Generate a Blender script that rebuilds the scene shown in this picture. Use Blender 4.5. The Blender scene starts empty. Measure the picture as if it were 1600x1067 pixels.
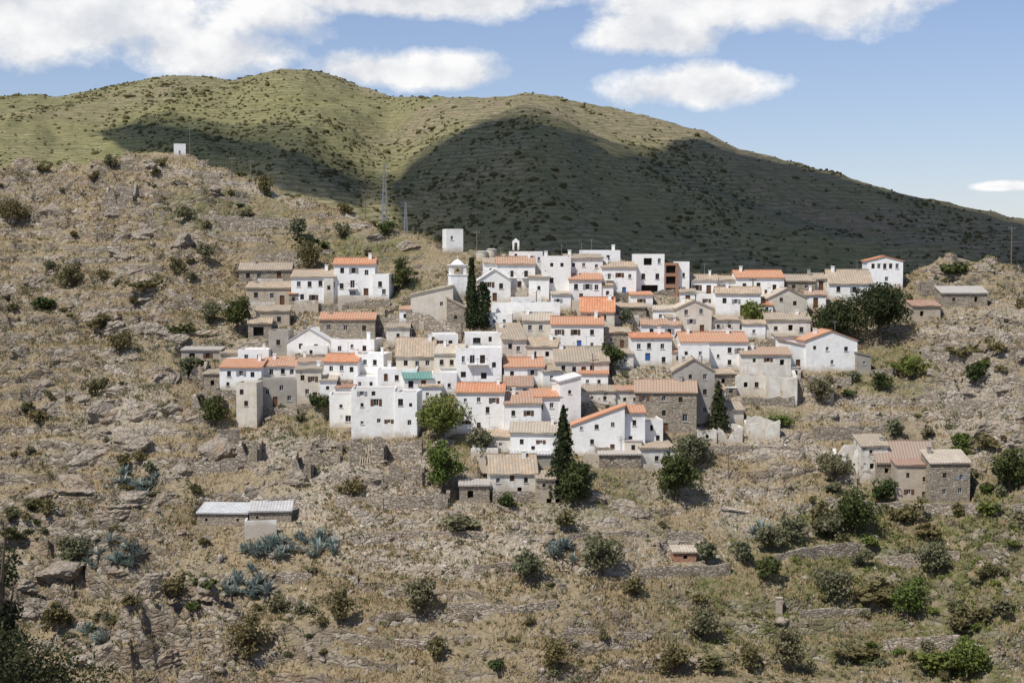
import bpy, math, random
import numpy as np
from mathutils import Vector
C = bpy.context.scene.collection
rs = random.Random(7); R = np.random.RandomState(11)
F = 1600*50/36.0
PT = math.atan((533.5-400)/F); SP, CP = math.sin(PT), math.cos(PT)
# ------------------------------------------------------------------ noise
def hsh(ix, iy, s):
    h = (ix.astype(np.int64)*374761393 + iy.astype(np.int64)*668265263 + s*982451653) & 0xffffffff
    h = ((h ^ (h >> 13))*1274126177) & 0xffffffff
    return ((h ^ (h >> 16)) & 0xffffff)/float(0xffffff)
def vn(x, y, s=0):
    x = np.asarray(x, float); y = np.asarray(y, float)
    ix = np.floor(x); iy = np.floor(y); fx = x-ix; fy = y-iy
    fx = fx*fx*(3-2*fx); fy = fy*fy*(3-2*fy)
    a = hsh(ix, iy, s); b = hsh(ix+1, iy, s); c = hsh(ix, iy+1, s); d = hsh(ix+1, iy+1, s)
    return (a*(1-fx)+b*fx)*(1-fy)+(c*(1-fx)+d*fx)*fy
def fbm(x, y, o=4, s=0, g=.5):
    t = 0; a = 1; n = 0
    for k in range(o):
        t = t+a*vn(x*2**k+17*k, y*2**k-9*k, s+k); n += a; a *= g
    return t/n
def rdg(x, y, o=4, s=0):
    t = 0; a = 1; n = 0
    for k in range(o):
        t = t+a*(1-np.abs(2*vn(x*2**k+5*k, y*2**k+3*k, s+k)-1)); n += a; a *= .5
    return t/n
def sm(a, b, x):
    t = np.clip((x-a)/(b-a), 0, 1); return t*t*(3-2*t)
# ------------------------------------------------------------------ projection
def kz(py):
    cy = (533.5-py)/F; return (-SP+cy*CP)/(CP+cy*SP)
def dxp(px, py):
    cy = (533.5-py)/F; return (px-800)/F/(CP+cy*SP)
# ------------------------------------------------------------------ terrain
CR = [(-900,300),(-300,270),(0,268),(60,268),(130,268),(180,258),(225,243),(300,240),(345,268),(430,297),(520,320),(570,345),(610,362),(660,374),(700,386),(760,396),(850,402),(950,404),(1080,430),(1200,432),(1300,432),(1420,432),(1455,416),(1480,406),(1510,408),(1540,414),(1570,420),(1600,428),(1700,440),(2100,450),(2600,500)]
CRX = [c[0] for c in CR]; CRY = [c[1] for c in CR]
PY_ = [0,10,20,50,80,110,140,160,190,205,221,238,255,273,291,500]
PZ_ = [-1.7,-4.5,-9,-22,-30,-46,-62,-66,-57,-49.2,-40.7,-31.8,-22.9,-14,-5.1,102.5]
def near_s(X, Y):
    px = 800+F*X/np.maximum(Y, 1)
    far = sm(150, 200, Y)
    off = (5*np.sin(px/170.)+3*np.sin(px/71.+1.3)*sm(330,250,px)+6*sm(300,0,px)-6*sm(1350,1650,px))*far*sm(420,330,Y)
    a = np.interp(Y-off, PY_, PZ_)
    cp = np.interp(px, CRX, CRY); k = (400-cp)/F
    yc = (155+.515*off)/(.515-k); b = k*yc+1-.33*(Y-yc)
    h = np.clip(.5+.5*(b-a)/3., 0, 1); z = b*(1-h)+a*h-3.*h*(1-h)
    t = sm(375, 430, Y)
    z = np.where(Y > 300, np.maximum(z, -40), z)
    return z*(1-t)-40*t
def sidef(px, Y):
    s = sm(470, 260, px)*(.5+.5*sm(318, 296, Y))+.8*sm(1360, 1500, px)
    s = s+1.1*np.exp(-((px-430)/180.)**2-((Y-237)/10.)**2)+.7*np.exp(-((px-760)/220.)**2-((Y-228)/7.)**2)+.6*np.exp(-((px-1200)/130.)**2-((Y-236)/8.)**2)
    return np.clip(s, 0, 1)
def near_d(X, Y):
    z = near_s(X, Y)
    px = 800+F*X/np.maximum(Y, 1)
    side = sidef(px, Y)
    far = sm(160, 190, Y)*sm(400, 360, Y)
    m = sm(.38, .56, fbm(X/22., Y/22., 3, 5))
    rk = side*(.2+.8*m)
    amp = .3+1.05*rk
    z = z+far*amp*((rdg((X-.4*Y)/21., (Y+.3*X)/15., 3, 21)-.6)*10.5+(rdg((X+.5*Y)/7., Y/5.5, 3, 31)-.55)*5.4)
    z = z+far*((fbm(X/6., Y/6., 3, 41)-.5)*1.3+(rdg((X+.4*Y)/2.8, Y/2., 3, 51)-.55)*(.25+1.9*rk))
    wp = 11*fbm(X/12., Y/11., 3, 66)+.5*X; st = 4.4; q = (z+wp)/st; fq = np.floor(q); fr = q-fq
    zt = (fq+np.where(fr < .64, .18*fr/.64, .18+.82*(fr-.64)/.36))*st-wp; w = far*rk*.72
    z = z*(1-w)+zt*w
    z = z+far*rk*(rdg((X-.6*Y)/1.5, Y/1.1, 2, 55)-.5)*.7
    st = 2.5; wp = 4.2*fbm(X/18., Y/26., 3, 61); q = (z+wp)/st; fq = np.floor(q); fr = q-fq
    zt = (fq+np.where(fr < .76, .18*fr/.76, .18+.82*(fr-.76)/.24))*st-wp
    w = far*(.85-.8*rk)*sm(.38,.60, fbm(X/13., Y/10., 3, 71)+.06)
    return z*(1-w)+zt*w
SK = [(-900,230),(-300,170),(0,152),(60,150),(90,155),(130,148),(200,133),(270,121),(310,123),(370,129),(410,120),(440,113),(480,112),(520,120),(560,135),(610,153),(700,155),(780,157),(820,150),(870,155),(930,165),(1000,182),(1060,198),(1100,207),(1150,232),(1200,245),(1300,270),(1400,300),(1500,322),(1600,343),(1800,385),(2300,420),(3000,430)]
SX = [c[0] for c in SK]; SY = [c[1] for c in SK]
def far_s(X, Y):
    px = 800+F*X/Y
    yc = 1180-300*sm(480, 720, px)-80*sm(1000,1600,px)
    zc = (400-np.interp(px, SX, SY))/F*yc
    t = (Y-430)/(yc-430); tt = np.clip(t, 0, 1)
    z = -40+(zc+40)*tt*(1.3-.3*tt)
    w = np.clip(tt*(1-tt)*4, 0, 1)
    z = z+w*((rdg(X/230., Y/360., 3, 81)-.62)*38+(rdg(X/75., Y/100., 4, 91)-.55)*15)
    z = z-w*12*np.exp(-((px-600-60*(1-tt))/80.)**2)+w*14*np.exp(-((px-800-40*(1-tt))/90.)**2)
    back = np.clip((Y-yc)/1500., 0, 1)
    z = np.where(t > 1, zc*(1-back)-60*back-6*np.clip((Y-yc)/60.,0,1), z)
    z = z+sm(0,.1,tt)*(fbm(X/9., Y/12., 3, 95)-.5)*3.
    return z

PADS = []
# ------------------------------------------------------------------ mesh helpers
class MB:
    def __init__(s): s.v = []; s.f = []; s.uv = []
    def poly(s, pts, uv=None):
        b = len(s.v); s.v += [tuple(p) for p in pts]; s.f.append(tuple(range(b, b+len(pts))))
        s.uv += uv if uv else [(0, 0)]*len(pts)
    def box(s, x0, x1, y0, y1, z0, z1):
        p = [(x0,y0,z0),(x1,y0,z0),(x1,y1,z0),(x0,y1,z0),(x0,y0,z1),(x1,y0,z1),(x1,y1,z1),(x0,y1,z1)]
        for q in ((0,3,2,1),(4,5,6,7),(0,1,5,4),(1,2,6,5),(2,3,7,6),(3,0,4,7)): s.poly([p[i] for i in q])
    def bar(s, a, b, r0, r1=None, n=5):
        r1 = r0 if r1 is None else r1
        a = Vector(a); b = Vector(b); d = (b-a).normalized()
        u = d.orthogonal().normalized(); w = d.cross(u)
        A = [a+(u*math.cos(2*math.pi*i/n)+w*math.sin(2*math.pi*i/n))*r0 for i in range(n)]
        B = [b+(u*math.cos(2*math.pi*i/n)+w*math.sin(2*math.pi*i/n))*r1 for i in range(n)]
        for i in range(n): j = (i+1) % n; s.poly([A[i], A[j], B[j], B[i]])
        s.poly(A[::-1]); s.poly(B)
    def build(s, name, m, parent=None, uv=False):
        me = bpy.data.meshes.new(name); me.from_pydata(s.v, [], s.f)
        if uv:
            l = me.uv_layers.new(name='UVMap'); l.data.foreach_set('uv', [c for p in s.uv for c in p])
        me.materials.append(m); o = bpy.data.objects.new(name, me); C.objects.link(o)
        if parent: o.parent = parent
        return o
def npmesh(name, V, Fc, m, smooth=False):
    V = np.asarray(V, np.float32); Fc = np.asarray(Fc, np.int32)
    me = bpy.data.meshes.new(name); me.vertices.add(len(V)); me.vertices.foreach_set('co', V.ravel())
    me.loops.add(Fc.size); me.loops.foreach_set('vertex_index', Fc.ravel())
    me.polygons.add(len(Fc)); me.polygons.foreach_set('loop_start', np.arange(len(Fc), dtype=np.int32)*Fc.shape[1])
    me.update(calc_edges=True)
    if smooth: me.polygons.foreach_set('use_smooth', np.ones(len(Fc), bool))
    me.materials.append(m); return me
def link(name, me, parent=None, loc=(0,0,0), rz=0, sc=None):
    o = bpy.data.objects.new(name, me); C.objects.link(o); o.location = loc; o.rotation_euler = (0,0,rz)
    if sc: o.scale = sc
    if parent: o.parent = parent
    return o
def tag(o, label=None, cat=None, group=None, kind=None):
    if label: o['label'] = label
    if cat: o['category'] = cat
    if group: o['group'] = group
    if kind: o['kind'] = kind
    return o
def empty(name, loc, rz=0):
    o = bpy.data.objects.new(name, None); C.objects.link(o); o.location = loc; o.rotation_euler = (0,0,rz); o.empty_display_size = .5
    return o
# ------------------------------------------------------------------ materials
class NT:
    def __init__(s, name):
        s.m = bpy.data.materials.new(name); s.m.use_nodes = True; s.t = s.m.node_tree
        s.b = s.t.nodes['Principled BSDF']; s.b.inputs['Roughness'].default_value = .9
        s.b.inputs['Specular IOR Level'].default_value = .15
    def n(s, typ, **kw):
        nd = s.t.nodes.new(typ)
        for k, v in kw.items(): setattr(nd, k, v)
        return nd
    def l(s, a, b): s.t.links.new(a, b)
    def setin(s, sock, v):
        if isinstance(v, bpy.types.NodeSocket): s.l(v, sock)
        elif v is not None: sock.default_value = v
    def obj(s, rnd=True):
        tc = s.n('ShaderNodeTexCoord').outputs['Object']
        if not rnd: return tc
        oi = s.n('ShaderNodeObjectInfo').outputs['Random']
        c = s.n('ShaderNodeVectorMath', operation='SCALE'); c.inputs[0].default_value = (37,51,23); s.l(oi, c.inputs['Scale'])
        a = s.n('ShaderNodeVectorMath', operation='ADD'); s.l(tc, a.inputs[0]); s.l(c.outputs[0], a.inputs[1]); return a.outputs[0]
    def scl(s, v, xyz):
        a = s.n('ShaderNodeVectorMath', operation='MULTIPLY'); s.l(v, a.inputs[0]); a.inputs[1].default_value = xyz; return a.outputs[0]
    def noise(s, v, sc, det=4, ro=.6):
        a = s.n('ShaderNodeTexNoise'); s.l(v, a.inputs['Vector']); a.inputs['Scale'].default_value = sc; a.inputs['Detail'].default_value = det; a.inputs['Roughness'].default_value = ro
        return a.outputs['Fac']
    def math(s, op, a, b=0., c=None):
        n = s.n('ShaderNodeMath', operation=op); s.setin(n.inputs[0], a); s.setin(n.inputs[1], b)
        if c is not None: s.setin(n.inputs[2], c)
        return n.outputs[0]
    def rng(s, v, a, b, c=0., d=1.):
        n = s.n('ShaderNodeMapRange'); s.l(v, n.inputs[0])
        for i, q in enumerate((a,b,c,d)): n.inputs[i+1].default_value = q
        return n.outputs[0]
    def mix(s, f, a, b, mode='MIX'):
        n = s.n('ShaderNodeMix', data_type='RGBA', blend_type=mode); s.setin(n.inputs[0], f)
        s.setin(n.inputs[6], (*a,1) if isinstance(a, tuple) else a); s.setin(n.inputs[7], (*b,1) if isinstance(b, tuple) else b)
        return n.outputs[2]
    def ramp(s, f, st):
        n = s.n('ShaderNodeValToRGB'); e = n.color_ramp.elements
        while len(e) < len(st): e.new(.5)
        for q, (p, c) in zip(e, st): q.position = p; q.color = (*c, 1)
        s.l(f, n.inputs[0]); return n.outputs[0]
    def vor(s, v, sc, edge=False):
        n = s.n('ShaderNodeTexVoronoi', feature='DISTANCE_TO_EDGE' if edge else 'F1'); s.l(v, n.inputs['Vector']); n.inputs['Scale'].default_value = sc
        if edge: return n.outputs['Distance']
        x = s.n('ShaderNodeSeparateColor'); s.l(n.outputs['Color'], x.inputs[0]); return x.outputs[0]
    def warp(s, v, sc, amt):
        nz = s.n('ShaderNodeTexNoise'); nz.inputs['Scale'].default_value = sc; s.l(v, nz.inputs['Vector'])
        w = s.n('ShaderNodeVectorMath', operation='ADD'); s.l(v, w.inputs[0]); s.l(s.scl(nz.outputs['Color'], (amt,amt,amt)), w.inputs[1]); return w.outputs[0]
    def col(s, c): s.setin(s.b.inputs['Base Color'], (*c,1) if isinstance(c, tuple) else c)
    def bump(s, h, st=.5, d=.1):
        n = s.n('ShaderNodeBump'); n.inputs['Strength'].default_value = st; n.inputs['Distance'].default_value = d
        s.l(h, n.inputs['Height']); s.l(n.outputs[0], s.b.inputs['Normal'])
def plain(name, c, rough=.8):
    t = NT(name); v = t.obj(); t.col(t.mix(t.noise(v, 1.5), tuple(x*.75 for x in c), tuple(min(1, x*1.15) for x in c))); t.b.inputs['Roughness'].default_value = rough
    return t.m
def wallmat(name, base, stain, amt=.5, dirt=(.46,.385,.29), bare=0.):
    t = NT(name); v = t.obj()
    n1 = t.noise(v, .45, 5, .65); n2 = t.noise(t.scl(v, (1.6,1.6,.22)), 1., 5, .6); n3 = t.noise(v, 1.1, 6, .7)
    c = t.mix(t.rng(n1, .60-amt*.25, .8), base, stain)
    c = t.mix(t.rng(n2, .50, .76, 0, .6*amt+.15), c, stain)
    oi = t.n('ShaderNodeObjectInfo').outputs['Random']
    c = t.mix(t.rng(oi, 0, 1, 0, .45), c, (base[0]*.88, base[1]*.85, base[2]*.78))
    st = t.mix(t.vor(t.scl(v, (1,1,1.7)), 2.2), (.19,.15,.115), (.42,.36,.28))
    pt = t.math('ADD', n3, t.rng(oi, 0, 1, -.14, .05+bare))
    c = t.mix(t.rng(pt, .62, .66), c, st)
    z = t.n('ShaderNodeSeparateXYZ'); t.l(t.obj(False), z.inputs[0])
    dz = t.rng(t.math('SUBTRACT', z.outputs[2], t.math('MULTIPLY', n1, 2.2)), -1.1, .1, .85, 0.)
    c = t.mix(dz, c, dirt); t.col(c); t.bump(n3, .6, .12)
    return t.m
def stonemat(name, cols, sc=2.0, mortar=(.3,.26,.2)):
    t = NT(name); v = t.warp(t.scl(t.obj(), (1,1,1.9)), 1.3, .4)
    ve = t.vor(v, sc, True)
    c = t.ramp(t.vor(v, sc), [(0, cols[0]), (.5, cols[1]), (1, cols[2])])
    c = t.mix(t.rng(ve, 0, .09, 1, 0), c, mortar)
    c = t.mix(t.rng(t.noise(v, .5, 4), .35, .7, 0, .6), c, cols[1])
    t.col(c); t.bump(t.rng(ve, 0, .15), .8, .12)
    return t.m
def roofmat(name, a, b, c3, old=.5):
    t = NT(name); uv = t.n('ShaderNodeUVMap', uv_map='UVMap').outputs[0]
    wn = t.n('ShaderNodeTexWhiteNoise', noise_dimensions='2D'); fl = t.n('ShaderNodeVectorMath', operation='FLOOR')
    t.l(t.scl(uv, (2.,1.6,1)), fl.inputs[0]); t.l(fl.outputs[0], wn.inputs['Vector'])
    v = t.obj(); oi = t.n('ShaderNodeObjectInfo').outputs['Random']
    c = t.mix(wn.outputs['Value'], a, b)
    k = t.math('ADD', t.noise(v, .7, 5, .65), t.rng(oi, 0, 1, -.10, .20))
    c = t.mix(t.rng(k, .5-.2*old, .85-.2*old), c, c3)
    sx = t.n('ShaderNodeSeparateXYZ'); t.l(uv, sx.inputs[0])
    ch = t.math('ABSOLUTE', t.math('SINE', t.math('MULTIPLY', sx.outputs[0], math.pi*2)))
    c = t.mix(t.rng(ch, 0, .35, .6, 0), c, (a[0]*.35, a[1]*.3, a[2]*.3))
    t.col(c); t.bump(t.noise(v, 6, 3), .4, .05)
    return t.m
M = {}
M['W'] = wallmat('whitewash', (.86,.85,.82), (.62,.57,.49), .42, bare=-.04)
M['C'] = wallmat('cream_render', (.68,.62,.52), (.46,.40,.31), .6)
M['P'] = wallmat('patchy_plaster', (.52,.45,.36), (.30,.24,.17), 1.1, bare=.1)
M['Q'] = wallmat('flaking_whitewash', (.74,.71,.64), (.44,.37,.28), .9, bare=.08)
M['G'] = wallmat('grey_render', (.39,.36,.32), (.25,.22,.19), .8)
M['S'] = stonemat('rubble_stone', ((.20,.165,.125), (.34,.285,.215), (.49,.42,.33)))
M['K'] = stonemat('dry_stone', ((.21,.175,.13), (.36,.30,.23), (.54,.475,.385)), 1.5, (.09,.075,.055))
M['B'] = stonemat('hollow_brick', ((.38,.17,.10), (.43,.21,.12), (.47,.26,.16)), 3., (.4,.33,.27))
M['rO'] = roofmat('orange_tile', (.52,.215,.11), (.60,.30,.17), (.48,.30,.20), .35)
M['rA'] = roofmat('faded_tile', (.45,.235,.145), (.53,.34,.23), (.40,.30,.22), .6)
M['rT'] = roofmat('weathered_tile', (.42,.30,.20), (.54,.43,.31), (.35,.30,.23), .7)
M['rR'] = roofmat('red_tile', (.34,.18,.125), (.42,.27,.19), (.35,.27,.21), .9)
M['rM'] = roofmat('metal_sheet', (.50,.51,.51), (.62,.62,.60), (.45,.42,.38), .5)
M['rN'] = plain('concrete_roof', (.44,.40,.35))
M['rW'] = plain('white_roof', (.66,.64,.6))
M['rV'] = roofmat('green_sheet', (.10,.26,.22), (.14,.31,.26), (.2,.30,.26), .2)
M['rC'] = roofmat('pale_tile', (.50,.42,.32), (.60,.52,.41), (.42,.36,.28), .6)
M['pane'] = plain('dark_glass', (.025,.028,.032), .25)
M['void'] = plain('interior_shade_black', (.018,.015,.012))
M['wood'] = plain('brown_wood', (.14,.07,.035)); M['blue'] = plain('blue_paint', (.05,.13,.35)); M['greyd'] = plain('grey_steel', (.28,.29,.3), .5)
M['frame'] = plain('window_frame_brown', (.12,.08,.05)); M['framew'] = plain('window_frame_white', (.6,.6,.58)); M['sill'] = plain('sill_stone', (.5,.46,.4))
M['bark'] = plain('bark', (.12,.09,.065)); M['steel'] = plain('galvanised_steel', (.28,.29,.30), .5); M['timber'] = plain('grey_timber', (.46,.38,.28)); M['white'] = plain('white_paint', (.8,.8,.78))
M['polewood'] = plain('pole_wood', (.2,.16,.12)); M['bronze'] = plain('bronze', (.12,.09,.04), .4)
def leafmat(name, dk, lt, sc=.9):
    t = NT(name); v = t.obj(); n = t.noise(v, sc, 3, .6)
    c = t.mix(t.rng(n, .36, .66), dk, lt)
    oi = t.n('ShaderNodeObjectInfo').outputs['Random']
    c = t.mix(t.rng(oi, 0, 1, 0, .6), c, (lt[0]*1.2, lt[1]*.95, lt[2]*.9)); t.col(c)
    tr = t.n('ShaderNodeBsdfTranslucent'); t.l(c, tr.inputs[0]); ms = t.n('ShaderNodeMixShader'); ms.inputs[0].default_value = .25
    t.l(t.b.outputs[0], ms.inputs[1]); t.l(tr.outputs[0], ms.inputs[2]); t.l(ms.outputs[0], t.t.nodes['Material Output'].inputs[0])
    return t.m
M['lb'] = leafmat('leaf_bright', (.075,.11,.025), (.185,.235,.065)); M['ld'] = leafmat('leaf_dark', (.036,.055,.019), (.10,.13,.045))
M['lo'] = leafmat('leaf_olive', (.095,.105,.055), (.22,.23,.135)); M['lc'] = leafmat('needle_dark', (.024,.038,.017), (.07,.092,.04))
M['ls'] = leafmat('scrub_leaf', (.095,.095,.042), (.20,.19,.09)); M['agave'] = leafmat('agave_leaf', (.13,.185,.16), (.30,.365,.33))
M['grass'] = leafmat('dry_grass', (.32,.255,.14), (.54,.445,.265), .15)
M['lf'] = leafmat('near_leaf', (.028,.036,.016), (.085,.095,.045)); M['lfar'] = leafmat('distant_leaf', (.072,.075,.034), (.125,.125,.056))
def rockmat(name, a, b):
    t = NT(name); g = t.n('ShaderNodeNewGeometry'); v = g.outputs['Position']
    c = t.mix(t.rng(t.noise(v, .6, 6, .7), .3, .7), a, b)
    c = t.mix(t.rng(t.noise(v, .25, 4, .6), .5, .66, 0, .6), c, (a[0]*1.45, a[1]*1.2, a[2]*.95))
    e = t.vor(t.warp(t.scl(v, (1,1,1.6)), .7, 1.2), .8, True)
    c = t.mix(t.rng(e, 0, .06, .5, 0), c, (.07,.055,.045)); t.col(c)
    t.bump(t.math('ADD', t.noise(v, 2.5, 5, .7), t.rng(e, 0, .15, 0, .5)), .9, .3); return t.m
M['rock'] = rockmat('loose_rock', (.26,.215,.165), (.50,.44,.36)); M['rubble'] = rockmat('pale_rubble', (.46,.40,.33), (.70,.645,.56))
M['crag'] = rockmat('crag_rock', (.215,.178,.135), (.44,.38,.30))
# ground
t = NT('hillside_ground'); g = t.n('ShaderNodeNewGeometry'); P = g.outputs['Position']
at = t.n('ShaderNodeAttribute', attribute_name='masks'); sep = t.n('ShaderNodeSeparateColor'); t.l(at.outputs['Color'], sep.inputs[0])
nz = t.n('ShaderNodeSeparateXYZ'); t.l(g.outputs['Normal'], nz.inputs[0])
nA = t.noise(P, .07, 6, .65); nB = t.noise(P, .5, 6, .7); nC = t.noise(P, 2.2, 4, .7); nD = t.noise(P, .18, 5, .65); nE = t.noise(P, .035, 4, .6)
grass = t.ramp(nA, [(.3,(.26,.205,.125)), (.45,(.43,.34,.21)), (.6,(.35,.29,.195)), (.75,(.46,.395,.29))])
grass = t.mix(t.rng(nB, .50, .68, 0, .7), grass, (.20,.18,.095))
grass = t.mix(t.rng(nD, .50, .66, 0, .7), grass, (.47,.37,.215))
grass = t.mix(t.rng(nC, .56, .7, 0, .5), grass, (.54,.475,.38))
grass = t.mix(t.rng(nC, .46, .36, 0, .5), grass, (.17,.14,.09))
Pv = t.warp(t.scl(P, (1,1,1.9)), .45, 2.4)
v1 = t.vor(Pv, .6); e1 = t.vor(Pv, .6, True)
rock = t.ramp(t.math('ADD', t.math('MULTIPLY', v1, .5), t.math('MULTIPLY', nB, .5)), [(.2,(.165,.135,.10)), (.42,(.28,.235,.18)), (.6,(.39,.335,.26)), (.8,(.54,.48,.395))])
rock = t.mix(t.rng(e1, 0, .05, .7, 0), rock, (.065,.052,.04))
rock = t.mix(t.rng(nD, .52, .66, 0, .6), rock, (.37,.27,.17))
rock = t.mix(t.rng(nC, .56, .7, 0, .45), rock, (.14,.115,.09))
f = t.rng(t.math('ADD', nz.outputs[2], t.rng(nB, .2, .8, -.2, .2)), .61, .81, 1, 0)
c = t.mix(f, grass, rock)
c = t.mix(t.math('MULTIPLY', sep.outputs[1], t.rng(nC, .38, .60, 0, .95)), c, t.mix(nB, (.45,.38,.30), (.72,.66,.57)))
c = t.mix(t.math('MULTIPLY', sep.outputs[0], t.math('MULTIPLY', t.rng(nB, .36, .54), t.rng(nD, .40, .56, .25, 1.))), c, t.mix(nC, (.11,.12,.04), (.25,.245,.10)))
c = t.mix(1., c, t.ramp(nE, [(.35,(.86,.85,.82)), (.6,(1.,.985,.96))]), 'MULTIPLY')
t.col(c); t.bump(t.math('ADD', nC, t.math('ADD', t.math('MULTIPLY', nB, 1.5), t.rng(e1, 0, .2, 0, .45))), .9, .7); M['ground'] = t.m
# mountain
t = NT('mountain_ground'); g = t.n('ShaderNodeNewGeometry'); P = g.outputs['Position']
nA = t.noise(P, .006, 5, .6); nB = t.noise(P, .02, 6, .7); nC = t.noise(P, .22, 4, .7); nE = t.noise(P, .09, 6, .75); nF = t.noise(P, .015, 4, .6)
px_ = t.n('ShaderNodeSeparateXYZ'); t.l(P, px_.inputs[0])
c = t.ramp(t.math('ADD', nA, t.rng(px_.outputs[0], -300, 250, -.06, .14)), [(.3,(.195,.19,.072)), (.5,(.22,.198,.092)), (.7,(.24,.19,.12))])
c = t.mix(t.rng(nE, .46, .64, 0, .65), c, (.135,.135,.062))
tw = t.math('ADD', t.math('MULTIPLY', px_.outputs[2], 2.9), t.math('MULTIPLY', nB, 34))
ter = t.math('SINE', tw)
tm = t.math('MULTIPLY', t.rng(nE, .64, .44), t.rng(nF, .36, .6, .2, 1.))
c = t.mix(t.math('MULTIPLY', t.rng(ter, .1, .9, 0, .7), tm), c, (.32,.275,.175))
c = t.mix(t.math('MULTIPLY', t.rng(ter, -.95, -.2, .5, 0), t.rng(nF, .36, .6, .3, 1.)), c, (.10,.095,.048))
c = t.mix(t.rng(nC, .53, .64, 0, .7), c, (.085,.085,.042))
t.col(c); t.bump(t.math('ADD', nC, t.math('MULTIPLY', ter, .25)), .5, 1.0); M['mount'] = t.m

# ------------------------------------------------------------------ houses
def hit_s(px, py, ymax=352.):
    Y = np.arange(165, ymax, .3); d = dxp(px, py); T = near_s(Y*d, Y); Z = Y*kz(py)
    i = np.nonzero(T >= Z)[0]; i = i[0] if len(i) else int(np.argmax(T-Z))
    return Y[i]*d, Y[i], Y[i]*kz(py)
def sheet(mb, axis, c0, z0, c1, z1, r0, r1, old):
    L = math.hypot(c1-c0, z1-z0); nv = 3; nu = max(4, int((r1-r0)/.125)); th = .14
    nx, nzv = -(z1-z0)/L, (c1-c0)/L
    if nzv < 0: nx, nzv = -nx, -nzv
    g = []
    for i in range(nu+1):
        r = r0+(r1-r0)*i/nu; col = []
        for j in range(nv+1):
            k = j/nv; off = .07*abs(math.sin(r*math.pi*2))+old*.14*(vn(r*.6+c0, k*2+z0, 3)-.5)
            c = c0+(c1-c0)*k+nx*off; z = z0+(z1-z0)*k+nzv*off
            col.append(((r,c,z) if axis == 'y' else (c,r,z), (r, k*L)))
        g.append(col)
    for i in range(nu):
        for j in range(nv):
            q = [g[i][j], g[i+1][j], g[i+1][j+1], g[i][j+1]]; mb.poly([a[0] for a in q], [a[1] for a in q])
    def P(r, c, z): return (r,c,z) if axis == 'y' else (c,r,z)
    b = [P(r0,c0,z0-th), P(r1,c0,z0-th), P(r1,c1,z1-th), P(r0,c1,z1-th)]; tp = [P(r0,c0,z0-.01), P(r1,c0,z0-.01), P(r1,c1,z1-.01), P(r0,c1,z1-.01)]
    mb.poly(b[::-1])
    for i in range(4): j = (i+1) % 4; mb.poly([b[i], b[j], tp[j], tp[i]], [(.25,0)]*4)
def opening(root, x, z0, w, h, typ, hr, wallk, proud=False):
    y = -.02 if proud else .16
    fr = MB(); b = .07
    bal = typ == 'k'
    if bal: typ = 'w'
    if typ in ('w','x'):
        fr.box(x-w/2, x-w/2+b, y-.04, y+.04, z0, z0+h); fr.box(x+w/2-b, x+w/2, y-.04, y+.04, z0, z0+h)
        fr.box(x-w/2+b, x+w/2-b, y-.04, y+.04, z0+h-b, z0+h); fr.box(x-w/2+b, x+w/2-b, y-.04, y+.04, z0, z0+b)
        fr.box(x-.025, x+.025, y-.03, y+.03, z0+b, z0+h-b)
        o = fr.build('window', M['frame'] if rs.random() < .6 else M['framew'], root)
        p = MB(); p.poly([(x-w/2+b, y+.01, z0+b), (x+w/2-b, y+.01, z0+b), (x+w/2-b, y+.01, z0+h-b), (x-w/2+b, y+.01, z0+h-b)]); p.build('pane', M['pane'], o)
        if rs.random() < .6 and not bal:
            s = MB(); s.box(x-w/2-.1, x+w/2+.1, -.09, y-.045, z0-.09, z0-.005); s.build('sill', M['sill'], o)
        elif rs.random() < .35 and not bal and not proud:
            sm_ = M['wood'] if rs.random() < .6 else M['greyd']
            for q0, q1 in ((x-w/2-.52, x-w/2-.03), (x+w/2+.03, x+w/2+.52)): s = MB(); s.box(q0, q1, -.06, -.004, z0, z0+h); s.build('shutter', sm_, o)
        if bal:
            s = MB(); s.box(x-w/2-.5, x+w/2+.5, -.95, -.003, z0-.22, z0-.06); bo = s.build('balcony', M['W'], root)
            s = MB(); s.bar((x-w/2-.45,-.9,z0+.9),(x+w/2+.45,-.9,z0+.9),.035,n=4); s.bar((x-w/2-.45,-.9,z0+.9),(x-w/2-.45,0,z0+.9),.03,n=4); s.bar((x+w/2+.45,-.9,z0+.9),(x+w/2+.45,0,z0+.9),.03,n=4)
            k = x-w/2-.45
            while k <= x+w/2+.46: s.bar((k,-.9,z0-.06),(k,-.9,z0+.9),.02,n=4); k += .22
            s.build('railing', M['frame'], bo)
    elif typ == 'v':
        p = MB(); p.box(x-w/2, x+w/2, y+.4, y+.46, z0, z0+h); p.build('opening', M['void'], root)  # near-black panel, the unlit room's shade put into its colour
    else:
        m = {'d':'wood','b':'blue','g':'greyd'}[typ]
        fr.box(x-w/2+b, x+w/2-b, y, y+.05, z0, z0+h-b); o = fr.build('door', M[m], root)
        f2 = MB(); f2.box(x-w/2, x-w/2+b-.003, y-.05, y+.06, z0, z0+h); f2.box(x+w/2-b+.003, x+w/2, y-.05, y+.06, z0, z0+h); f2.box(x-w/2+b, x+w/2-b, y-.05, y+.06, z0+h-b+.003, z0+h); f2.build('frame', M['frame'], o)
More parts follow.
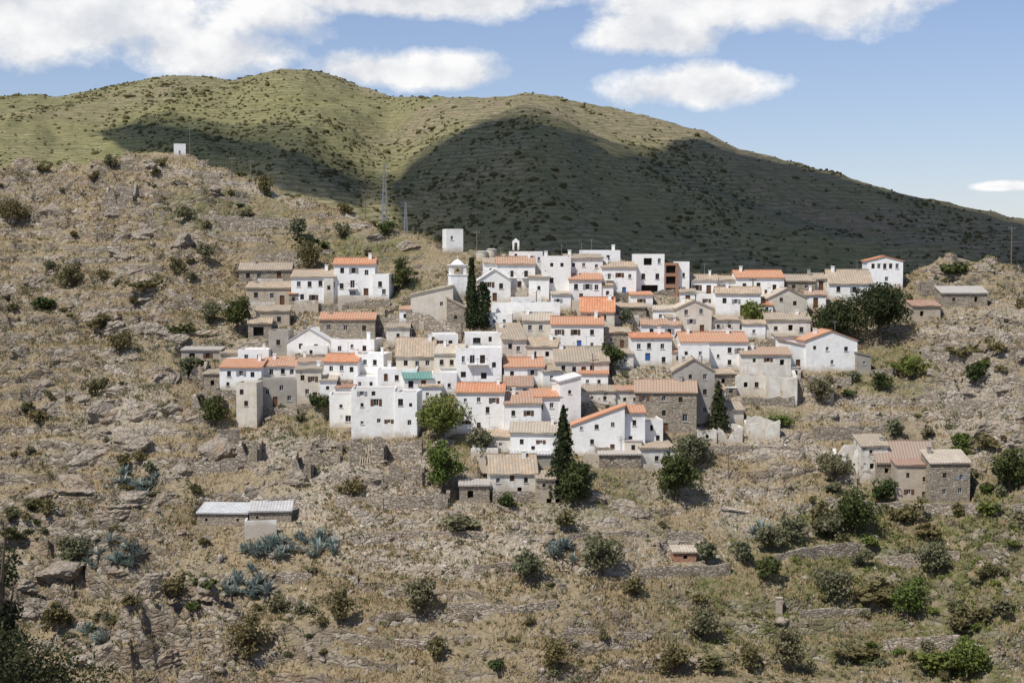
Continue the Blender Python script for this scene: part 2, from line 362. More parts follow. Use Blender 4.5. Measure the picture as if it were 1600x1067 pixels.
def house(x0, x1, yr, ye, yb, kind, wall, roof, rot, wins, label, name='village_house', depth=None, chim=1, base=None, foot=3.5):
    px = (x0+x1)/2; X, Y, Z = hit_s(px, yb if base is None else base)
    if base is not None: Z = Y*kz(yb)
    if roof == 'O' and ('faded' in label or 'brownish' in label or (x0+yb) % 4 == 0): roof = 'A'
    m = Y/F; W = (x1-x0)*m; h = (yb-ye)*m; Hm = max(.05, (ye-yr)*m); th = (ye-400)/F
    if rot == 0: rot = ((x0*7+yb*3) % 11-5)*1.8
    rot = math.radians(rot)
    if kind == 'g': d = min(4.2, max(2.2, Hm/(.36+th))) if depth is None else depth/2; Dp = 2*d; rise = max(.12*d, min(.7*d, Hm-d*th))
    elif kind == 'f': d = min(8, max(3.5, Hm/(.30+th))) if depth is None else depth; Dp = d; rise = max(.1*d, min(.6*d, Hm-d*th))
    elif kind in 'elr': Dp = depth or 7; rise = Hm
    else: Dp = depth or 6.5; rise = 0
    root = empty(name, (X, Y, Z), rot); tag(root, label, 'shed' if 'shed' in name else ('hut' if 'hut' in name else 'house'))
    PADS.append((X, Y, rot, W, Dp, Z)); zb = -foot
    hw = W/2; openings = []
    if isinstance(wins, int):
        n = wins; wins = []
        fl = max(1, int(round(h/3.0)))
        for k in range(fl):
            for i in range(n):
                xx = px+(i+.5-n/2)*(x1-x0)/n+rs.uniform(-3, 3); zz = yb-(k+.52)*(yb-ye)/fl
                if k == 0 and i == (len(label) % n): wins.append((xx, yb, 'd'))
                else: wins.append((xx, zz))
    for w in wins:
        typ = w[2] if len(w) > 2 else 'w'
        if typ in ('w','x'): ww, hh = (w[3], w[4]) if len(w) > 3 else (6.2, 8.5); z0 = (yb-w[1]-hh/2)*m
        elif typ == 'v': ww, hh = w[3], w[4]; z0 = (yb-w[1]-hh/2)*m
        elif typ == 'k': ww, hh = (w[3], w[4]) if len(w) > 3 else (8, 14); z0 = (yb-w[1]-hh/2)*m
        else: ww, hh = (w[3], w[4]) if len(w) > 3 else (7.5, 16); z0 = (yb-w[1])*m+.05
        ww *= m; hh *= m; x = (w[0]-px)*m
        x = max(-hw+ww/2+.15, min(hw-ww/2-.15, x))
        if z0+hh > h-.1:
            if kind in 'elr': openings.append((x, z0, ww, hh, typ, True)); continue
            z0 = min(z0, h-.25-hh) if z0 > .6 else z0; hh = min(hh, h-.25-z0)
        openings.append((x, z0, ww, hh, typ, False))
    wb = MB(); holes = [(o[0]-o[2]/2, o[0]+o[2]/2, o[1], o[1]+o[3]) for o in openings if not o[5]]
    xs = sorted(set([-hw, hw]+[a for q in holes for a in q[:2]])); zs = sorted(set([zb, h]+[a for q in holes for a in q[2:]]))
    for i in range(len(xs)-1):
        for j in range(len(zs)-1):
            cx = (xs[i]+xs[i+1])/2; cz = (zs[j]+zs[j+1])/2
            if any(q[0] < cx < q[1] and q[2] < cz < q[3] for q in holes): continue
            wb.poly([(xs[i],0,zs[j]), (xs[i+1],0,zs[j]), (xs[i+1],0,zs[j+1]), (xs[i],0,zs[j+1])])
    for a, b, c, d_ in holes:
        e = .7
        wb.poly([(a,0,c),(a,0,d_),(a,e,d_),(a,e,c)]); wb.poly([(b,0,c),(b,e,c),(b,e,d_),(b,0,d_)]); wb.poly([(a,0,d_),(b,0,d_),(b,e,d_),(a,e,d_)]); wb.poly([(a,0,c),(a,e,c),(b,e,c),(b,0,c)])
    rb = MB(); old = 1. if roof in 'TCRA' else .3; ov = .3
    def walls_prof_y(p):
        for s in (-hw, hw): wb.poly([(s,0,zb)]+[(s,y,z) for y, z in p]+[(s,Dp,zb)])
        wb.poly([(hw,Dp,zb),(-hw,Dp,zb),(-hw,Dp,p[-1][1]),(hw,Dp,p[-1][1])])
    if kind == 'F':
        e = .22
        walls_prof_y([(0,h),(Dp,h)])
        o4 = [(-hw,0),(hw,0),(hw,Dp),(-hw,Dp)]; i4 = [(-hw+e,e),(hw-e,e),(hw-e,Dp-e),(-hw+e,Dp-e)]
        for i in range(4):
            j = (i+1) % 4; wb.poly([(*o4[i],h),(*o4[j],h),(*i4[j],h),(*i4[i],h)]); wb.poly([(*i4[i],h),(*i4[j],h),(*i4[j],h-.5),(*i4[i],h-.5)])
        rb.box(-hw+e+.003, hw-e-.003, e+.003, Dp-e-.003, h-.45, h-.3); cy = Dp*.6; cz = h-.3
    elif kind == 'g':
        walls_prof_y([(0,h),(Dp/2,h+rise),(Dp,h)]); s = rise/(Dp/2)
        sheet(rb, 'y', -ov, h+.1-ov*s, Dp/2, h+rise+.1, -hw-.2, hw+.2, old); sheet(rb, 'y', Dp+ov, h+.1-ov*s, Dp/2, h+rise+.1, -hw-.2, hw+.2, old)
        rb.bar((-hw-.22,Dp/2,h+rise+.14), (hw+.22,Dp/2,h+rise+.14), .13, n=6); cy = Dp*.42; cz = h+rise*.8
    elif kind == 'f':
        walls_prof_y([(0,h),(Dp,h+rise)]); s = rise/Dp
        sheet(rb, 'y', -ov, h+.1-ov*s, Dp+.15, h+rise+.1+.15*s, -hw-.2, hw+.2, old); cy = Dp*.75; cz = h+rise*.7
    elif kind == 'e':
        wb.poly([(-hw,0,h),(hw,0,h),(0,0,h+rise)]); wb.poly([(hw,Dp,zb),(-hw,Dp,zb),(-hw,Dp,h),(0,Dp,h+rise),(hw,Dp,h)])
        for s_ in (-hw, hw): wb.poly([(s_,0,zb),(s_,0,h),(s_,Dp,h),(s_,Dp,zb)])
        s = rise/hw
        sheet(rb, 'x', -hw-ov, h+.1-ov*s, 0, h+rise+.1, -.2, Dp+.2, old); sheet(rb, 'x', hw+ov, h+.1-ov*s, 0, h+rise+.1, -.2, Dp+.2, old)
        rb.bar((0,-.22,h+rise+.14), (0,Dp+.22,h+rise+.14), .13, n=6); cy = Dp*.5; cz = h+rise*.5
    else:
        zl, zr = (h, h+rise) if kind == 'l' else (h+rise, h)
        wb.poly([(-hw,0,h),(hw,0,h),(hw,0,zr) if kind == 'l' else (-hw,0,zl)]); wb.poly([(hw,Dp,zb),(-hw,Dp,zb),(-hw,Dp,zl),(hw,Dp,zr)])
        wb.poly([(-hw,0,zb),(-hw,0,zl),(-hw,Dp,zl),(-hw,Dp,zb)]); wb.poly([(hw,0,zb),(hw,0,zr),(hw,Dp,zr),(hw,Dp,zb)])
        s = (zr-zl)/W; sheet(rb, 'x', -hw-.25, zl+.1-.25*s, hw+.25, zr+.1+.25*s, -.2, Dp+.2, old); cy = Dp*.5; cz = h+rise*.5
    wb.build('wall', M[wall], root); ro = rb.build('roof', M['r'+roof], root, uv=True)
    for o in openings: opening(root, *o[:5], h, wall, o[5])
    q_ = rs.random()
    if W > 5 and h > 3.4 and q_ < .5 and 330 < x0 < 1300 and depth != 2.2:
        sd = -1 if rs.random() < .5 else 1; aw = rs.uniform(1.8,3.2); ah = h*rs.uniform(.4,.7); ad = min(Dp-.5, rs.uniform(3,4.5)); ay = rs.uniform(-1.2,.5)
        a0, a1 = (hw+.01, hw+aw) if sd > 0 else (-hw-aw, -hw-.01); ab = MB(); ab.box(a0, a1, ay, ay+ad, zb, ah); an = ab.build('annex', M[rs.choice(('W','W','W','Q','W','C') if wall in 'WC' else ('S','P','Q'))], root)
        rr = MB(); k_ = rs.choice(('T','A','W','N','O')); s_ = .12
        if k_ in 'NW': rr.box(a0-.1, a1+.1, ay-.1, ay+ad+.1, ah+.003, ah+.18)
        else: sheet(rr, 'y', ay-.2, ah+.14, ay+ad, ah+.75, a0-.1, a1+.1, 1.)
        rr.build('annex_roof', M['r'+k_], an, uv=True)
        ww_ = MB(); wx = (a0+a1)/2; ww_.box(wx-.3, wx+.3, ay-.03, ay-.003, ah*.45, ah*.45+.8); ww_.build('window', M['pane'], an)
    if W > 5.5 and rs.random() < .45 and kind != 'F' and 330 < x0 < 1300:
        pw = MB(); b0 = -hw*rs.uniform(.3,1.1); b1 = hw*rs.uniform(.3,1.1); dd = rs.uniform(1.8,2.8); pw.box(b0, b1, -dd-.3, -dd, -3.2, rs.uniform(.5,1.0)); pw.box(b0-.3, b0-.003, -dd-.3, -.02, -3.2, .8); pw.build('patio_wall', M[rs.choice('WWQK')], root)
    for k in range(chim):
        if W < 4: break
        cx = hw*rs.choice((-.7,-.45,.5,.72)); cb = MB(); q = rs.uniform(.22,.32); hc = rs.uniform(.9,1.4)
        cb.box(cx-q, cx+q, cy-q, cy+q, cz-.6, cz+hc); cb.box(cx-q-.08, cx+q+.08, cy-q-.08, cy+q+.08, cz+hc+.002, cz+hc+.12)
        cb.build('chimney', M['W'] if wall in 'WCQ' else M['G'], ro)
    if rs.random() < .45 and W > 5:
        ab = MB(); ax = hw*rs.uniform(-.5,.5); ab.bar((ax,cy,cz-.3), (ax,cy,cz+2.6), .035, n=4); ab.bar((ax-.6,cy,cz+2.4), (ax+.6,cy,cz+2.4), .025, n=4)
        for q in (-.5,-.2,.1,.4): ab.bar((ax+q,cy-.3,cz+2.4), (ax+q,cy+.3,cz+2.4), .02, n=4)
        ab.build('antenna', M['steel'], ro)
    return root
H = house
# upper left cluster
H(374,455,411,422,441,'g','S','T',5,[(388,431),(405,431),(436,430,'d',7,11)],'long low stone house with weathered roof, uppermost of the left cluster','stone_house')
H(385,453,441,450,478,'f','P','T',0,[(400,461),(425,462),(441,478,'d')],'low dun plastered house directly below the uppermost stone house of the left cluster')
H(455,524,422,433,476,'g','W','T',0,[(467,444),(484,444),(501,443),(516,445),(472,464),(490,465),(510,475,'d')],'white house with weathered tan roof left of the tall orange-roofed white house')
H(522,586,404,413,468,'g','W','O',1,[(535,423),(553,423),(573,426),(534,447),(551,444,'k',7,12),(572,467,'d'),(551,467,'g',9,12)],'tall white house with thin orange roof at the right end of the upper left cluster')
H(582,608,428,428,468,'F','W','W',-4,[(594,444),(600,456)],'small flat-topped white annex joined to the tall orange-roofed white house',chim=0)
H(400,452,478,486,510,'f','P','T',0,[(412,500,'v',8,10),(436,499)],'tumbledown plaster shed under the upper left houses','stone_shed',chim=0)
H(388,424,497,505,530,'f','S','T',6,[(404,518,'v',16,14)],'open-fronted stone shed beside the timber pile','stone_shed',chim=0)
H(500,586,489,499,531,'f','S','O',1,[(514,511),(540,512),(569,513)],'brown stone house with long orange roof above the white gable-ended house','stone_house')
H(448,517,513,534,558,'e','W','W',0,[(470,541),(494,542),(482,557,'d',6,12)],'white gable-ended house with pale roof below the brown stone house',chim=0)
H(516,586,530,530,556,'F','W','W',0,[(530,545),(550,541,'w',5,6),(570,544)],'flat white house directly below the brown stone house with orange roof',chim=1)
H(420,451,516,516,558,'F','G','N',0,[(435,535)],'narrow grey rendered block left of the white gable-ended house')
H(283,345,543,547,562,'f','G','N',0,[(300,556,'v',9,8),(325,556)],'low grey lean-to shed with rubbly flat roof at the far left of the village','stone_shed',chim=0)
H(345,372,548,552,566,'f','P','T',0,[(358,560,'v',6,6)],'tiny plaster shed between the grey lean-to and the first white house','stone_shed',chim=0)
H(372,420,546,546,575,'F','W','W',0,[(385,558),(405,558)],'flat white house behind the leftmost orange roofs')
H(343,409,561,574,612,'f','W','O',-2,[(358,584),(377,583),(395,585),(356,600,'w',5,6)],'leftmost orange-roofed white house of the village',depth=5)
H(369,402,597,597,668,'F','C','N',-6,[(385,630),(378,612)],'tall narrow pale wall block under the leftmost orange-roofed house',chim=0,depth=4)
H(318,345,578,584,612,'f','S','T',0,[(332,598,'v',6,8)],'dark stone lean-to at the left of the leftmost orange-roofed white house','stone_shed',chim=0,depth=4)
H(410,465,558,572,594,'f','W','O',2,[(424,581),(442,580),(456,581)],'orange-roofed white house standing on top of the grey stone house at left',depth=5)
H(403,463,592,592,637,'F','G','N',2,[(418,612),(440,606),(452,622),(430,636,'d')],'grey stone block house under an orange-roofed white one at the left edge',depth=4,chim=0)
H(462,502,574,577,630,'f','C','T',3,[(473,590),(489,592),(480,612),(492,629,'d')],'cream narrow house right of the grey stone block house')
H(466,504,556,566,590,'f','W','O',0,[(476,575),(492,575)],'small white house with faded orange roof above the cream narrow house',depth=5)
H(500,526,590,594,625,'f','W','C',0,[(512,606,'w',5,6)],'small white house tucked between the cream narrow house and the biggest white block',chim=0,depth=5)
H(505,560,553,565,600,'g','W','O',0,[(517,576),(534,575),(550,577),(520,592)],'white house with orange roof at the back left of the big white terrace house')
H(558,600,550,553,590,'F','W','W',0,[(570,566),(586,566)],'off-white flat block with bare wall between two roofs, left of the large weathered roof')
H(590,652,576,576,612,'F','W','W',2,[(603,596,'d',6,12),(620,590),(638,590)],'upper storey block of the big white terrace house beside the green roof',depth=5)
H(552,592,588,588,612,'F','W','W',0,[(562,600,'w',5,7),(580,600,'w',5,7)],'low white terrace room on the roof of the biggest white block house',depth=4,chim=0)
H(524,552,601,606,630,'f','W','R',0,[(538,618,'w',6,6)],'little dark red lean-to roof at the left of the big white terrace house',depth=3,chim=0)
H(515,550,616,616,668,'F','W','N',4,[(533,634,'w',5,5),(545,654,'w',9,10)],'lower left wing of the biggest white block house',depth=6,chim=0)
H(549,618,607,607,686,'F','W','N',1,[(584,614,'w',6,7),(566,614,'w',6,7),(588,628,'w',8,11),(592,657,'w',6,7),(566,632,'w',5,6),(566,660,'w',5,5),(608,658,'w',5,6)],'middle volume of the biggest white block house at the front left of the village',depth=6,chim=0)
H(617,652,612,612,684,'F','W','N',-5,[(626,628,'w',8,11),(640,660),(642,632,'w',5,6)],'right volume of the biggest white block house beside the bright green tree',depth=6,chim=0)
H(632,677,581,592,626,'f','W','V',0,[(642,600,'w',8,11),(662,606,'d',8,12)],'white house with green sheet awning roof',depth=4,chim=0)
H(619,680,526,556,584,'g','C','T',2,[(634,567),(652,568),(668,567)],'cream house with large weathered tile roof left of the tall modern white house')
H(678,722,538,553,600,'f','C','C',0,[(690,566),(706,566),(698,585)],'cream house with pale tan roof touching the tall modern white house')
H(676,714,582,582,618,'F','W','W',0,[(686,598,'w',5,6),(702,602,'w',5,6)],'white flat block below the cream house with pale tan roof',chim=0,depth=5)
H(712,784,543,543,604,'F','W','W',2,[(724,561,'w',5,10),(738,561,'k',8,13),(754,561,'k',8,13),(724,585,'w',8,9),(756,587,'w',9,10),(772,570)],'tall modern white house with square windows in the village centre',depth=6,chim=0)
H(726,784,517,520,548,'F','W','W',2,[(745,532,'w',12,9),(766,530,'w',5,8)],'top terrace block of the tall modern white house',depth=5,chim=0,base=560)
H(680,716,520,522,558,'F','W','W',0,[(690,536),(704,536)],'low white parapet block left of the top terrace of the modern house',chim=0)
H(785,823,505,531,566,'f','Q','T',0,[(797,541),(810,545)],'flaking house with weathered roof just right of the modern white house top')
H(817,862,489,501,535,'g','C','C',-3,[(828,512),(845,512)],'small cream house with pale roof left of the orange-roofed centre house')
H(861,943,495,507,548,'g','W','O',-2,[(874,519),(899,519),(925,519),(873,539),(905,547,'b',7,15),(925,538,'w',5,6)],'white house with orange roof and three upper windows in the village centre')
H(907,960,465,487,512,'g','C','O',-4,[(920,496),(944,496)],'house with big orange roof above and behind the centre house')
H(940,985,512,519,545,'f','S','T',4,[(955,531,'w',5,6),(972,544,'d',6,12)],'small stone house right of the orange-roofed centre house','stone_house',chim=0)
H(822,870,528,541,568,'f','Q','T',0,[(835,553),(855,553,'v',6,8)],'patchy low house with weathered roof left of the wide tan roof')
H(867,952,542,565,590,'g','Q','T',3,[(880,575),(897,577),(925,575),(912,589,'d')],'long low house with wide tan tile roof in the village centre')
H(788,850,559,573,602,'g','W','O',0,[(800,584),(832,582)],'white house with orange roof just above the dark red roof')
H(848,878,572,580,606,'f','W','T',0,[(862,590,'w',5,6)],'little white house left of the long low house with wide tan roof',chim=0,depth=5)
H(787,832,583,603,622,'f','W','R',0,[(800,611),(820,611)],'house with dark red roof in the middle of the village',chim=0,depth=5)
H(713,788,598,612,678,'g','W','O',-2,[(727,625,'w',5,6),(748,624,'w',6,8),(772,625),(735,645,'w',5,6),(762,640,'w',6,10),(748,664),(729,660,'w',5,5),(748,677,'d',7,13)],'tall white house with orange roof right of the bright green tree')
H(788,846,611,630,680,'f','W','O',2,[(802,645),(826,645),(815,664)],'white house with square orange roof in the lower middle of the village',depth=6)
H(834,877,607,620,664,'f','W','O',0,[(846,635),(862,633)],'small orange-roofed white house left of the tall blank white house',depth=5)
H(875,908,588,596,664,'l','W','W',0,[(890,612,'w',5,6),(886,640,'w',5,6)],'tall narrow blank white house above the conifer',chim=0)
H(797,873,659,676,714,'f','W','C',-3,[(815,690),(845,690,'w',5,6),(833,700,'w',6,7)],'low white house with pale tan roof at the lower front of the village')
H(738,800,676,682,706,'f','Q','T',0,[(760,694,'w',5,6),(782,694,'w',5,6)],'low flaking house behind the green trees at the lower front',chim=0,depth=5)
H(893,976,634,665,712,'l','W','O',-3,[(908,668,'w',5,6),(932,666,'w',6,7),(957,662,'w',6,8),(925,690,'w',6,8),(957,706,'d',7,12)],'white house with stepped sloping orange roof line right of the conifer',depth=5,chim=0)
H(975,1008,633,644,712,'f','W','O',2,[(991,660,'w',6,9),(985,685)],'narrow white house with orange roof joined to the sloping-roofed house')
H(1008,1036,655,655,705,'F','W','N',0,[(1018,668,'v',5,9),(1028,684)],'small flaking white block at the lower right end of the white row',chim=0)
H(1000,1055,695,700,735,'f','Q','T',0,[(1026,716),(1045,722)],'broken-walled pale house at the foot of the lower right white row',depth=5,chim=0)
H(936,1002,706,710,732,'f','K','N',3,[(955,720,'v',5,6)],'grey stone cellar beneath the sloping-roofed white house','stone_shed',depth=3,chim=0)
H(905,962,606,611,636,'f','Q','T',-4,[(925,622,'w',5,6),(945,622,'w',5,6)],'pale flaking house above the sloping orange roof line','stone_house',chim=0,depth=5)
H(765,840,709,739,770,'g','Q','T',4,[(778,750),(800,752,'d',7,11),(822,750),(812,765,'v',7,8)],'old farmhouse with wide weathered tile roof at the village foot')
H(838,868,738,748,786,'f','P','T',4,[(850,758,'w',5,6),(858,784,'v',8,11)],'lean-to annex at the right end of the old farmhouse at the village foot',depth=5)
H(800,862,705,710,732,'f','G','M',0,1,'grey metal-roofed shed behind the old farmhouse','metal_roofed_shed',chim=0,depth=5)
H(718,765,752,758,786,'f','S','N',3,[(735,772,'v',9,12)],'dark stone byre left of the old farmhouse','stone_shed',chim=0)
# infill
H(604,640,506,512,536,'f','Q','T',3,[(622,524,'w',5,6)],'small flaking house in front of the tall dry stone retaining wall',chim=0,depth=4)
H(760,800,486,490,514,'F','W','W',-3,[(772,502,'w',5,6),(788,502,'w',5,6)],'low white block right of the bushy conifer by the bell tower',chim=0,depth=4)
H(952,990,546,553,576,'f','W','T',4,[(962,564,'w',5,6),(978,564,'w',5,6)],'small white house between the long tan roof and the blue-door house',chim=0,depth=4)
H(655,690,600,604,632,'f','W','T',3,[(668,616,'w',5,6)],'little white house behind the crown of the bright green tree',chim=0,depth=4)
H(1060,1108,536,540,566,'F','W','W',-4,[(1072,552,'w',5,6),(1094,552,'w',5,6)],'flat white wing hard against the long orange-roofed house on the right',chim=0,depth=4,base=584)
H(1172,1200,468,473,494,'f','W','O',3,[(1186,484,'w',5,6)],'little white house with orange roof left of the cream low gabled house',chim=0,depth=4)
H(1160,1196,500,506,530,'f','W','T',-3,[(1178,518,'w',5,6)],'small white house behind the round bright green tree',chim=0,depth=4)
H(1088,1120,456,460,482,'F','W','W',2,[(1104,470,'w',5,6)],'small flat white house above the cream gabled house',chim=0,depth=4)
H(985,1020,456,461,480,'f','W','O',3,[(1002,470,'w',5,6)],'small white house with orange roof just below the dark open garage',chim=0,depth=4)
H(905,950,578,584,606,'f','W','O',-3,[(918,596,'w',5,6),(936,596,'w',5,6)],'small white house with orange roof below the long tan roof',chim=0,depth=4)
H(1212,1250,520,526,548,'f','W','T',3,[(1230,538,'w',5,6)],'small white house above the faded orange roof on the right',chim=0,depth=4)
H(470,512,536,540,560,'F','W','W',-3,[(486,550,'w',5,6)],'low flat white room in front of the white gable-ended house',chim=0,depth=3)
H(962,1004,604,610,640,'f','Q','O',4,[(976,624,'w',5,6),(992,624,'w',5,6)],'flaking house with faded orange roof left of the grey stone house',chim=0,depth=4)
H(1090,1120,668,672,694,'F','Q','N',3,[(1105,682,'v',5,6)],'small ruined pale block left of the dark pyramid conifer foot',chim=0,depth=4)
# church side / top row
H(642,708,447,462,506,'l','C','C',3,[(690,475,'w',5,7)],'large plain cream building with blank gable beside the bell tower','church_nave',chim=0,depth=9)
H(698,728,466,482,514,'r','S','T',0,[(712,496,'w',5,6)],'small rough stone house between the blank cream building and the cypresses','stone_house',chim=0)
H(697,724,358,358,394,'F','W','W',14,[(706,372,'w',4,6)],'lone white tower block on the ridge above the bell tower','white_tower',chim=0,depth=4)
H(748,798,422,438,472,'e','W','W',4,[(765,445),(783,447),(773,471,'d',7,13)],'white gabled house right of the twin cypresses',chim=0)
H(757,800,404,412,440,'f','W','T',0,[(768,424),(786,423)],'white house behind the gabled house right of the cypresses',depth=5)
H(776,836,402,413,454,'g','W','O',2,[(800,428,'k',5,10),(822,428,'k',6,10),(812,452,'d',6,12),(828,446)],'white house with brownish orange roof at the left end of the top row')
H(826,858,430,434,468,'f','W','T',0,[(842,450,'w',5,6)],'narrow white house between the brownish orange roof and the plain white block',chim=0,depth=5)
H(797,848,391,393,450,'F','W','W',3,[(806,400,'w',4,6),(842,405,'w',4,6)],'tall white house with small rooftop belfry at the left of the top row',depth=5,chim=0,base=430)
H(848,892,396,400,465,'F','W','W',2,[(862,414,'w',5,6),(878,414,'w',5,6),(862,438,'w',6,8)],'tall plain white block at the middle of the top row',chim=1)
H(884,942,398,404,455,'f','W','T',0,[(896,414,'w',5,6),(912,414,'w',5,6),(932,416,'w',5,6)],'white house with thin tan roof behind the small orange-roofed one of the top row',depth=5)
H(908,969,389,391,445,'F','W','W',1,[(925,402,'w',5,6),(950,402,'w',5,6)],'tallest white block at the back of the top row',depth=6,chim=2,base=432)
H(889,940,428,437,472,'f','W','O',0,[(900,448),(918,448),(932,449),(908,471,'d',6,12)],'small white house with orange roof in front of the top row')
H(862,892,456,460,484,'f','W','C',0,[(872,470,'w',5,6)],'small white house with pale roof directly in front of the plain white block',chim=0,depth=5)
H(800,846,462,465,486,'F','W','W',0,[(812,474,'w',5,6),(832,474,'w',5,6)],'low flat white house behind the smooth white retaining wall',chim=0,depth=4)
H(940,994,410,418,462,'f','W','T',-2,[(952,432,'k',5,9),(968,430,'w',5,7),(984,432,'w',5,7),(975,461,'b',6,12)],'white house with tan roof left of the garage house of the top row')
H(993,1038,395,397,462,'F','W','W',2,[(1012,409,'v',13,11),(1030,408,'w',5,8),(1015,453,'v',26,15),(1005,432,'w',6,9),(1027,432,'w',6,9)],'tall white house with dark open garage at the right of the top row',chim=0)
H(1037,1060,411,411,464,'F','B','N',2,[(1048,421,'v',15,12),(1048,438,'v',15,12),(1048,456,'v',15,12)],'unfinished brick house shell with three dark openings',chim=0)
H(1059,1077,409,409,462,'F','W','W',2,[(1068,430,'w',4,7)],'narrow white block at the right end of the top row',chim=0)
H(1080,1120,430,438,462,'g','W','T',0,2,'small pale house with tan roof just past the right end of the top row')
H(1062,1086,452,457,478,'f','W','T',0,1,'tiny white house below the right end of the top row',chim=0,depth=4)
H(955,1010,474,480,496,'f','K','T',3,[(975,488,'v',6,6)],'long low stone house under the top row retaining wall','stone_house',chim=0,depth=4)
H(1020,1060,478,484,506,'f','W','C',0,[(1032,494,'w',5,6),(1048,494,'w',5,6)],'white house with pale roof above the stacked pair with blue doors',chim=0,depth=5)
# right cluster
H(1118,1188,449,459,494,'g','W','T',0,[(1132,470),(1150,471,'w',5,7),(1160,493,'d')],'white house with tan roof below the upper right orange-roofed house')
H(1150,1225,423,434,468,'g','W','O',1,[(1163,447),(1185,446),(1210,449),(1198,467,'d',7,14)],'white house with bright orange roof on the upper right skyline')
H(1118,1152,432,438,460,'f','W','T',0,[(1130,448,'w',5,6)],'low white house on the skyline left of the bright orange roof',chim=0,depth=5)
H(1228,1273,430,439,458,'g','S','T',0,[(1240,448,'w',5,6),(1260,448,'w',5,6)],'low stone house with tan roof on the skyline right of the bright orange roof','stone_house')
H(1270,1298,428,436,456,'f','Q','T',0,1,'tiny plaster house on the skyline left of the pines')
H(1199,1262,451,466,494,'e','C','C',0,[(1220,468,'w',5,6),(1242,474,'w',6,7)],'cream low gabled house above the ruined stone house')
H(1258,1290,455,461,482,'f','W','O',0,1,'small white house with orange edge roof left of the round pine')
H(1296,1362,422,443,468,'g','W','T',0,[(1310,452),(1335,453)],'white house with wide weathered roof between the pines and the arcaded tower house')
H(1355,1410,401,408,450,'e','W','O',-4,[(1364,416,'w',5,8),(1373,416,'w',5,8),(1382,416,'w',5,8),(1391,416,'w',5,8),(1401,416,'w',5,8),(1385,436,'w',5,7)],'white tower house with a row of arcade windows under its roof on the right skyline','tower_house',chim=0,depth=6)
H(1197,1266,489,500,534,'f','Q','T',0,[(1212,513,'w',6,6),(1235,512,'v',7,9),(1252,515)],'half-ruined pale stone house with tan roof beside the round green tree')
H(1057,1112,470,482,522,'e','C','C',4,[(1072,488),(1095,486),(1080,502,'w',5,7),(1097,521,'d',7,13)],'cream gabled house above the orange-roofed pair at right of centre')
H(1110,1156,494,500,522,'f','Q','T',0,[(1122,510,'w',5,6),(1140,510,'w',5,6)],'low pale house right of the cream gabled house',chim=0,depth=5)
H(1002,1064,500,508,534,'f','W','O',-2,[(1018,518),(1046,518)],'upper white house with orange roof of the stacked pair with blue doors')
H(986,1050,520,528,572,'f','W','O',2,[(998,541),(1014,540),(1035,541),(1012,564,'b',8,12),(1037,562,'w',6,9)],'lower white house with orange roof and blue door right of centre',depth=5)
H(1063,1168,519,534,578,'g','W','O',1,[(1076,547),(1093,545),(1122,556,'w',4,5),(1140,547),(1155,548),(1140,566,'w',6,8),(1090,577,'d')],'long white house with orange roof in the right half of the village',chim=2)
H(1157,1236,543,554,594,'f','Q','O',2,[(1178,563,'w',5,6),(1200,562,'w',5,6),(1222,566,'v',7,9)],'flaking white house with faded orange roof above the ruins on the right')
H(1234,1262,535,541,578,'r','W','O',0,1,'small white side building left of the rightmost gabled house',chim=0)
H(1258,1340,517,532,580,'e','W','O',4,[(1272,543,'w',5,6),(1292,545,'w',5,6),(1322,545,'w',6,7),(1300,566,'w',5,7)],'rightmost white gabled house of the village with orange roof verges')
H(1338,1361,551,556,584,'r','G','N',0,[(1350,567,'w',4,5)],'grey annex touching the rightmost gabled house',chim=0,depth=5)
H(992,1088,593,612,676,'g','S','O',-5,[(1006,622),(1037,622),(1063,624),(1006,645),(1037,645),(1070,652,'w',8,12),(1040,674,'d',7,13)],'grey stone house with bright orange roof at the lower right of centre','stone_house')
H(1052,1116,561,580,662,'e','G','T',-3,[(1078,588,'w',5,7),(1101,588,'w',6,9),(1101,612,'w',6,9),(1080,612,'w',5,6),(1101,640,'w',6,9)],'tall grey gabled house behind the stone house with orange roof')
H(1110,1163,627,640,662,'g','C','T',0,[(1135,650,'w',5,5)],'low cream outbuilding right of the tall grey gabled house',chim=0)
H(1112,1152,578,584,606,'f','K','T',0,[(1130,595,'v',6,7)],'stone shed right of the tall grey gabled house','stone_shed',chim=0,depth=4)
H(1150,1196,585,588,618,'F','Q','N',0,[(1165,601,'v',6,8),(1182,601)],'ruined flat pale block below the faded orange roof',chim=0)
# right lower farm
H(1370,1460,688,722,757,'g','S','R',-3,[(1385,735,'v',6,8),(1410,740),(1440,740)],'old farmhouse with broad reddish roof in the lower right group')
H(1400,1462,722,726,782,'f','P','R',-3,[(1418,742,'w',5,8),(1444,748,'w',6,8),(1420,768,'w',6,8),(1444,781,'d',7,13)],'grey rendered front house of the lower right group',depth=4,chim=0)
H(1452,1516,702,722,784,'f','S','C',3,[(1475,742),(1502,745),(1475,768),(1500,766)],'stone house with cream roof at the right end of the lower right group','stone_house',chim=1)
H(1345,1388,678,696,752,'f','Q','T',4,[(1360,705,'w',5,6),(1362,728,'v',7,9)],'ruined white-fronted house at the left end of the lower right group',chim=0)
H(1470,1543,448,458,480,'f','S','N',2,[(1490,468,'w',5,6),(1525,468,'v',5,8)],'low isolated grey stone house by the right rocky knoll','stone_house',chim=0)
H(1425,1470,470,478,502,'f','P','R',0,[(1440,490,'v',6,8)],'small ruined plaster house below the isolated grey stone house',chim=0)
